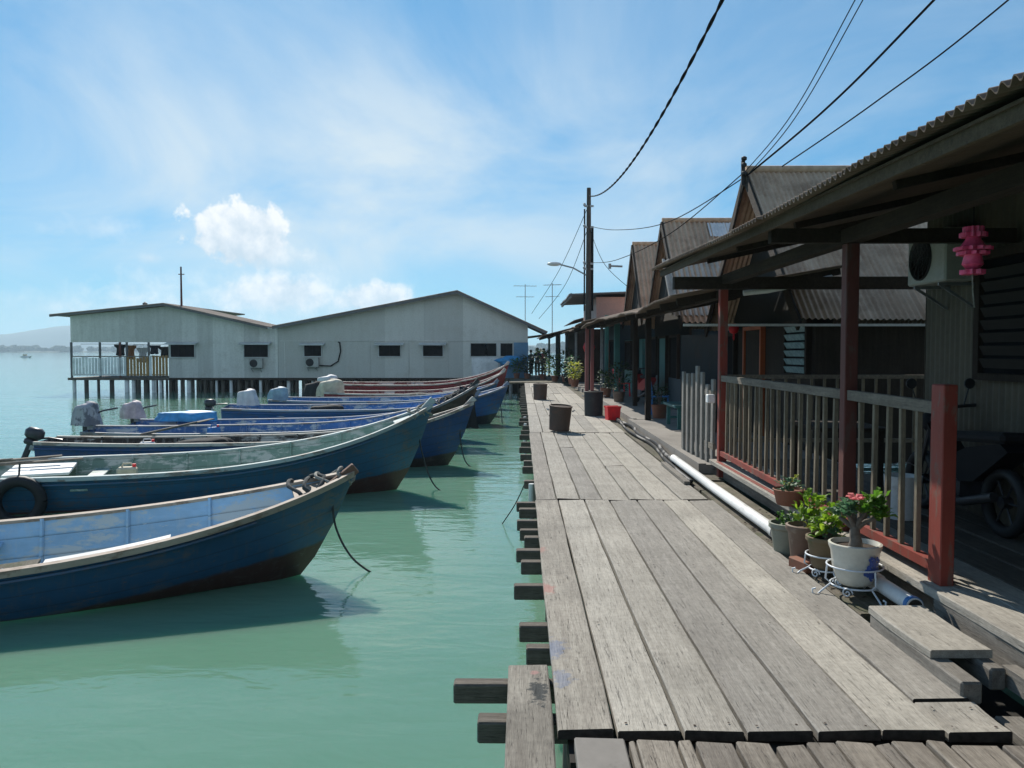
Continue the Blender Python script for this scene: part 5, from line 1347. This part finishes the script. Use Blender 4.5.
m2_ = dup(mb, (2.35, 38.8, .12), R(70), 'motorbike parked among plants at the far end of the jetty')
motorbike('red motorbike parked under the long porch behind the dark posts', (3.45, 22.6, .10), R(100), 'scooter_red')
t = thing('bench', 'dark green wooden bench under the second porch', 'bench', (3.25, 15.9, .1), 0)
b = MB(); b.box((0, 0, .43), (.62, 1.3, .05), ch=.008); b.build('seat', M['teal'], t)
for y in (-.55, .55):
    b = MB(); b.bb(-.25, -.18, y - .03, y + .03, 0, .405); b.bb(.18, .25, y - .03, y + .03, 0, .405); b.bb(-.18, .18, y - .02, y + .02, .12, .17); b.build('trestle', M['teal'], t)
t = thing('white_bucket', 'white bucket with handle on the porch behind the railing', 'bucket', (3.2, 6.7, .2), 0)
b = MB(); b.lathe([(.12, 0), (.15, .36), (.14, .36), (.11, .02), (0, .02)], n=22); b.build('tub', M['white_paint'], t, smooth=40); b = MB(); b.tube([(.15 * math.cos(i * .3), .0, .35 + .12 * math.sin(i * .3)) for i in range(11)], .005, 5); b.build('handle', M['steel'], t)
t = thing('stool', 'low dark table behind the railing under the porch', 'table', (3.3, 8.4, .2), 0)
b = MB(); b.box((0, 0, .62), (.7, 1.0, .04), ch=.006); b.build('top', M['dark_wood_y'], t)
for x in (-.28, .28):
    for y in (-.42, .42):
        b = MB(); b.bb(x - .025, x + .025, y - .025, y + .025, 0, .598); b.build('leg', M['dark_wood'], t)
def bush(label, loc, r, h, n, ln, mat, name='leafy_plant', pot=True, potm='terracotta'):
    t = thing(name, label, 'plant', loc, 0, 'plants at the far end of the jetty')
    if pot:
        b = MB(); b.lathe([(.14, 0), (.19, .3), (.175, .3), (.16, .25), (0, .25)], n=16); b.build('pot', M[potm], t, smooth=40)
    z0 = .28 if pot else 0
    b = MB()
    for k in range(7): a = k * .9; b.tube([(0, 0, z0 - .03), (math.cos(a) * r * .4, math.sin(a) * r * .4, z0 + h * .8)], [.012, .006], 5)
    b.build('stem', M['bark'], t)
    b = MB()
    for k in range(n):
        u = rnd.random(); a = rnd.uniform(0, 6.28); rr = r * math.sqrt(rnd.random()) * (.5 + .6 * math.sin(u * 3.0)); c = Vector((math.cos(a) * rr, math.sin(a) * rr, z0 + .05 + u * h))
        leaf(b, c, Vector((math.cos(a), math.sin(a), rnd.uniform(-.3, .9))), ln * rnd.uniform(.6, 1.2), ln * .4)
    b.build('foliage', M[mat], t)
    return t
bush('yellow green leafy plant by the pink posts', (2.25, 33.6, .1), .24, .7, 150, .17, 'leaf_yellow')
bush('tall dark green plant behind the far motorbike', (2.25, 40.6, .03), .5, 1.3, 240, .24, 'leaf_dark')
bush('mid green plant between the tall plant and the far motorbike', (1.75, 41.2, .03), .42, 1.0, 200, .22, 'leaf_mid')
bush('dark bushy plant at the shady far walkway', (1.2, 44, .03), .5, 1.3, 220, .26, 'leaf_dark')
bush('dark plant beside the end of the wide grey stilt house', (.35, 45.6, .03), .42, 1.0, 170, .22, 'leaf_dark')
bush('green plant in front of the blue panel of the stilt house', (-.25, 45.9, .03), .4, .8, 150, .2, 'leaf_mid')
b = MB((-.4, 45.8, 0)); b.blob((-.6, 46.3, 1.0), (.75, .25, .28), 16, wob=.5, seed=31); tag(b.build('blue_tarpaulin', M['tarp_blue'], smooth=70), 'bright blue tarpaulin bundled on the rail at the end of the stilt house', 'tarpaulin')
b = MB(); b.bb(-1.3, .5, 45.6, 47.0, -.1, .02)
tag(b.build('landing_deck', M['deck_under']), 'small landing deck at the end of the wide stilt house', 'deck')

bush('small dark leafy plant in a clay pot behind the first dark post', (3.1, 17.9, .1), .18, .4, 90, .11, 'leaf_dark')
bush('spiky dark green plant on the porch edge by the teal posts', (2.76, 26.0, .1), .24, .55, 130, .14, 'leaf_dark')
bush('dark leafy plant beside the red motorbike', (2.9, 23.7, .1), .32, .8, 150, .18, 'leaf_dark', potm='brown_glaze')
bush('pale plant at the corner of the pink walled house porch', (2.3, 36.0, .1), .34, .9, 150, .2, 'leaf_blue')
def chair(label, loc, rz, mat):
    t = thing('plastic_chair', label, 'chair', loc, rz, 'plastic chairs on the porches')
    b = MB(); b.box((0, 0, .43), (.42, .42, .03), ch=.01); b.build('seat', M[mat], t)
    b = MB(); b.box((0, .21, .68), (.42, .03, .45), Matrix.Rotation(R(-8), 4, 'X'), ch=.01); b.build('backrest', M[mat], t)
    for x in (-.18, .18):
        for y in (-.18, .18): b = MB(); b.bar((x * 1.1, y * 1.1, 0), (x, y, .415), .035, .035); b.build('leg', M[mat], t)
chair('blue plastic chair on the porch behind the dark posts', (3.3, 19.0, .1), R(80), 'blue_plastic')
chair('red plastic chair on the porch near the teal posts', (3.35, 26.6, .1), R(110), 'red_plastic')
def cylinder_gas(label, loc):
    t = thing('gas_cylinder', label, 'gas cylinder', loc); b = MB(); b.lathe([(.13, 0), (.15, .04), (.15, .42), (.11, .52), (.04, .55), (.04, .6)], n=18); b.build('tank', M['teal'], t, smooth=40)
    b = MB(); b.tube([(.1 * math.cos(i * .45), .1 * math.sin(i * .45), .62) for i in range(15)], .014, 6); b.build('collar', M['teal'], t)
cylinder_gas('teal gas cylinder standing under the second porch by the bench', (3.5, 14.9, .1))
def jerrycan(label, loc, mat, rz=0):
    t = thing('jerrycan', label, 'jerrycan', loc, rz, 'jerrycans in the boats'); b = MB(); b.box((0, 0, .17), (.30, .18, .34), ch=.03); b.build('body', M[mat], t)
    b = MB(); b.tube([(-.08, 0, .34), (-.06, 0, .40), (.06, 0, .40), (.10, 0, .34)], .015, 6); b.build('handle', M[mat], t); b = MB(); b.lathe([(.03, 0), (.03, .05), (.0, .05)], (.11, 0, .34), 10); b.build('cap', M['red_plastic'], t)
jerrycan('white jerrycan standing in the navy boat', at(2, .22, .1, .25), 'tarp_white', .4)
jerrycan('blue jerrycan standing in the brown boat', at(3, .30, .2, .22), 'blue_plastic', .9)
jerrycan('cream jerrycan standing in the second boat', at(1, .47, .2, .2), 'tarp_cream', .2)
for (i, s_, y_, lab) in ((2, .36, -.72, 'navy boat'), (5, .35, .0, 'bright blue boat with the sharp bow'), (7, .5, .0, 'dark red boat'), (8, .45, .0, 'crimson boat')):
    cover('dark net bundle heaped amidships in the ' + lab, at(i, s_, y_ * .2, .52), (.55, .42, .16), 'cloth_black', 40 + i, 'net_heap', 'net')
t = thing('awning', 'faded awning sheet over the far walkway between the stilt house and the last porch', 'awning', (.7, 51, 2.5))
b = MB((.7, 51, 2.5)); b.corr((2.6, 49.4, 2.75), (-2.9, 0, -.35), (0, 4, 0), .12, .02, 3, sag=.05, seed=3); b.build('sheet', M['porch_roof'], t, smooth=60)
for x in (0.0, 2.4):
    for y in (49.6, 53.2): b = MB((.7, 51, 2.5)); b.bb(x - .04, x + .04, y - .04, y + .04, 0, 2.4 + x * .12); b.build('post', M['dark_wood'], t)
# ------------------------------------------------------------------ people at the far end
def person(label, loc, rz, shirt, trousers, stride=.12, s=1.0):
    t = thing('person', label, 'person', loc, rz, 'people at the far end')
    t.scale = (s, s, s)
    V = [((0, 0, .95), .13), ((0, 0, 1.12), .125), ((0, 0, 1.30), .14), ((0, 0, 1.43), .085), ((0, .01, 1.50), .05), ((0, .02, 1.56), .06), ((0, .03, 1.64), .085), ((0, .02, 1.71), .06),
         ((.17, 0, 1.40), .055), ((.22, -.03, 1.14), .042), ((.22, .05, .90), .034), ((.22, .07, .82), .03),
         ((-.17, 0, 1.40), .055), ((-.22, .03, 1.14), .042), ((-.21, .12, .92), .034), ((-.21, .14, .84), .03),
         ((.09, 0, .88), .085), ((.10, stride * .6, .50), .058), ((.10, stride * .2, .09), .04), ((.10, stride * .2 + .14, .035), .03),
         ((-.09, 0, .88), .085), ((-.10, -stride * .3, .50), .058), ((-.10, -stride, .09), .04), ((-.10, -stride + .14, .035), .03)]
    E_ = [(0, 1), (1, 2), (2, 3), (3, 4), (4, 5), (5, 6), (6, 7), (3, 8), (8, 9), (9, 10), (10, 11), (3, 12), (12, 13), (13, 14), (14, 15), (0, 16), (16, 17), (17, 18), (18, 19), (0, 20), (20, 21), (21, 22), (22, 23)]
    def skin(name, vs_, es, mat, grow=0.):
        me = bpy.data.meshes.new(name); me.from_pydata([v[0] for v in vs_], es, []); o = bpy.data.objects.new(name, me); COL.objects.link(o); o.parent = t
        md = o.modifiers.new('skin', 'SKIN'); md.use_smooth_shade = True
        for i, v in enumerate(vs_):
            me.skin_vertices[0].data[i].radius = (v[1] + grow, v[1] * .85 + grow); me.skin_vertices[0].data[i].use_root = (i == 0)
        sb = o.modifiers.new('sub', 'SUBSURF'); sb.levels = 1; sb.render_levels = 1
        me.materials.append(M[mat]); return o
    skin('body', V, E_, 'skin')
    skin('shirt', [V[0], V[1], V[2], V[3], V[8], ((V[9][0][0] * .97, V[9][0][1], 1.2), .045), V[12], ((V[13][0][0] * .97, V[13][0][1], 1.2), .045)], [(0, 1), (1, 2), (2, 3), (3, 4), (4, 5), (3, 6), (6, 7)], shirt, .02)
    skin('trousers', [((0, 0, .97), .12), V[16], V[17], ((V[18][0][0], V[18][0][1], .14), .045), V[20], V[21], ((V[22][0][0], V[22][0][1], .14), .045)], [(0, 1), (1, 2), (2, 3), (0, 4), (4, 5), (5, 6)], trousers, .02)
    b = MB(); b.blob((0, .015, 1.69), (.098, .105, .085), 12, wob=.05); b.build('hair', M['hair'], t, smooth=60)
    return t
person('person in a navy top walking away at the far end of the jetty', (.95, 46.4, .03), R(10), 'cloth_dark', 'cloth_black')
person('person in a dark red top standing beside the grey house corner', (1.35, 47.6, .03), R(-160), 'cloth_red', 'cloth_dark', .05, .98)
person('shorter person in grey standing behind the other two', (.62, 48.8, .03), R(40), 'cloth_grey', 'cloth_black', .05, .93)
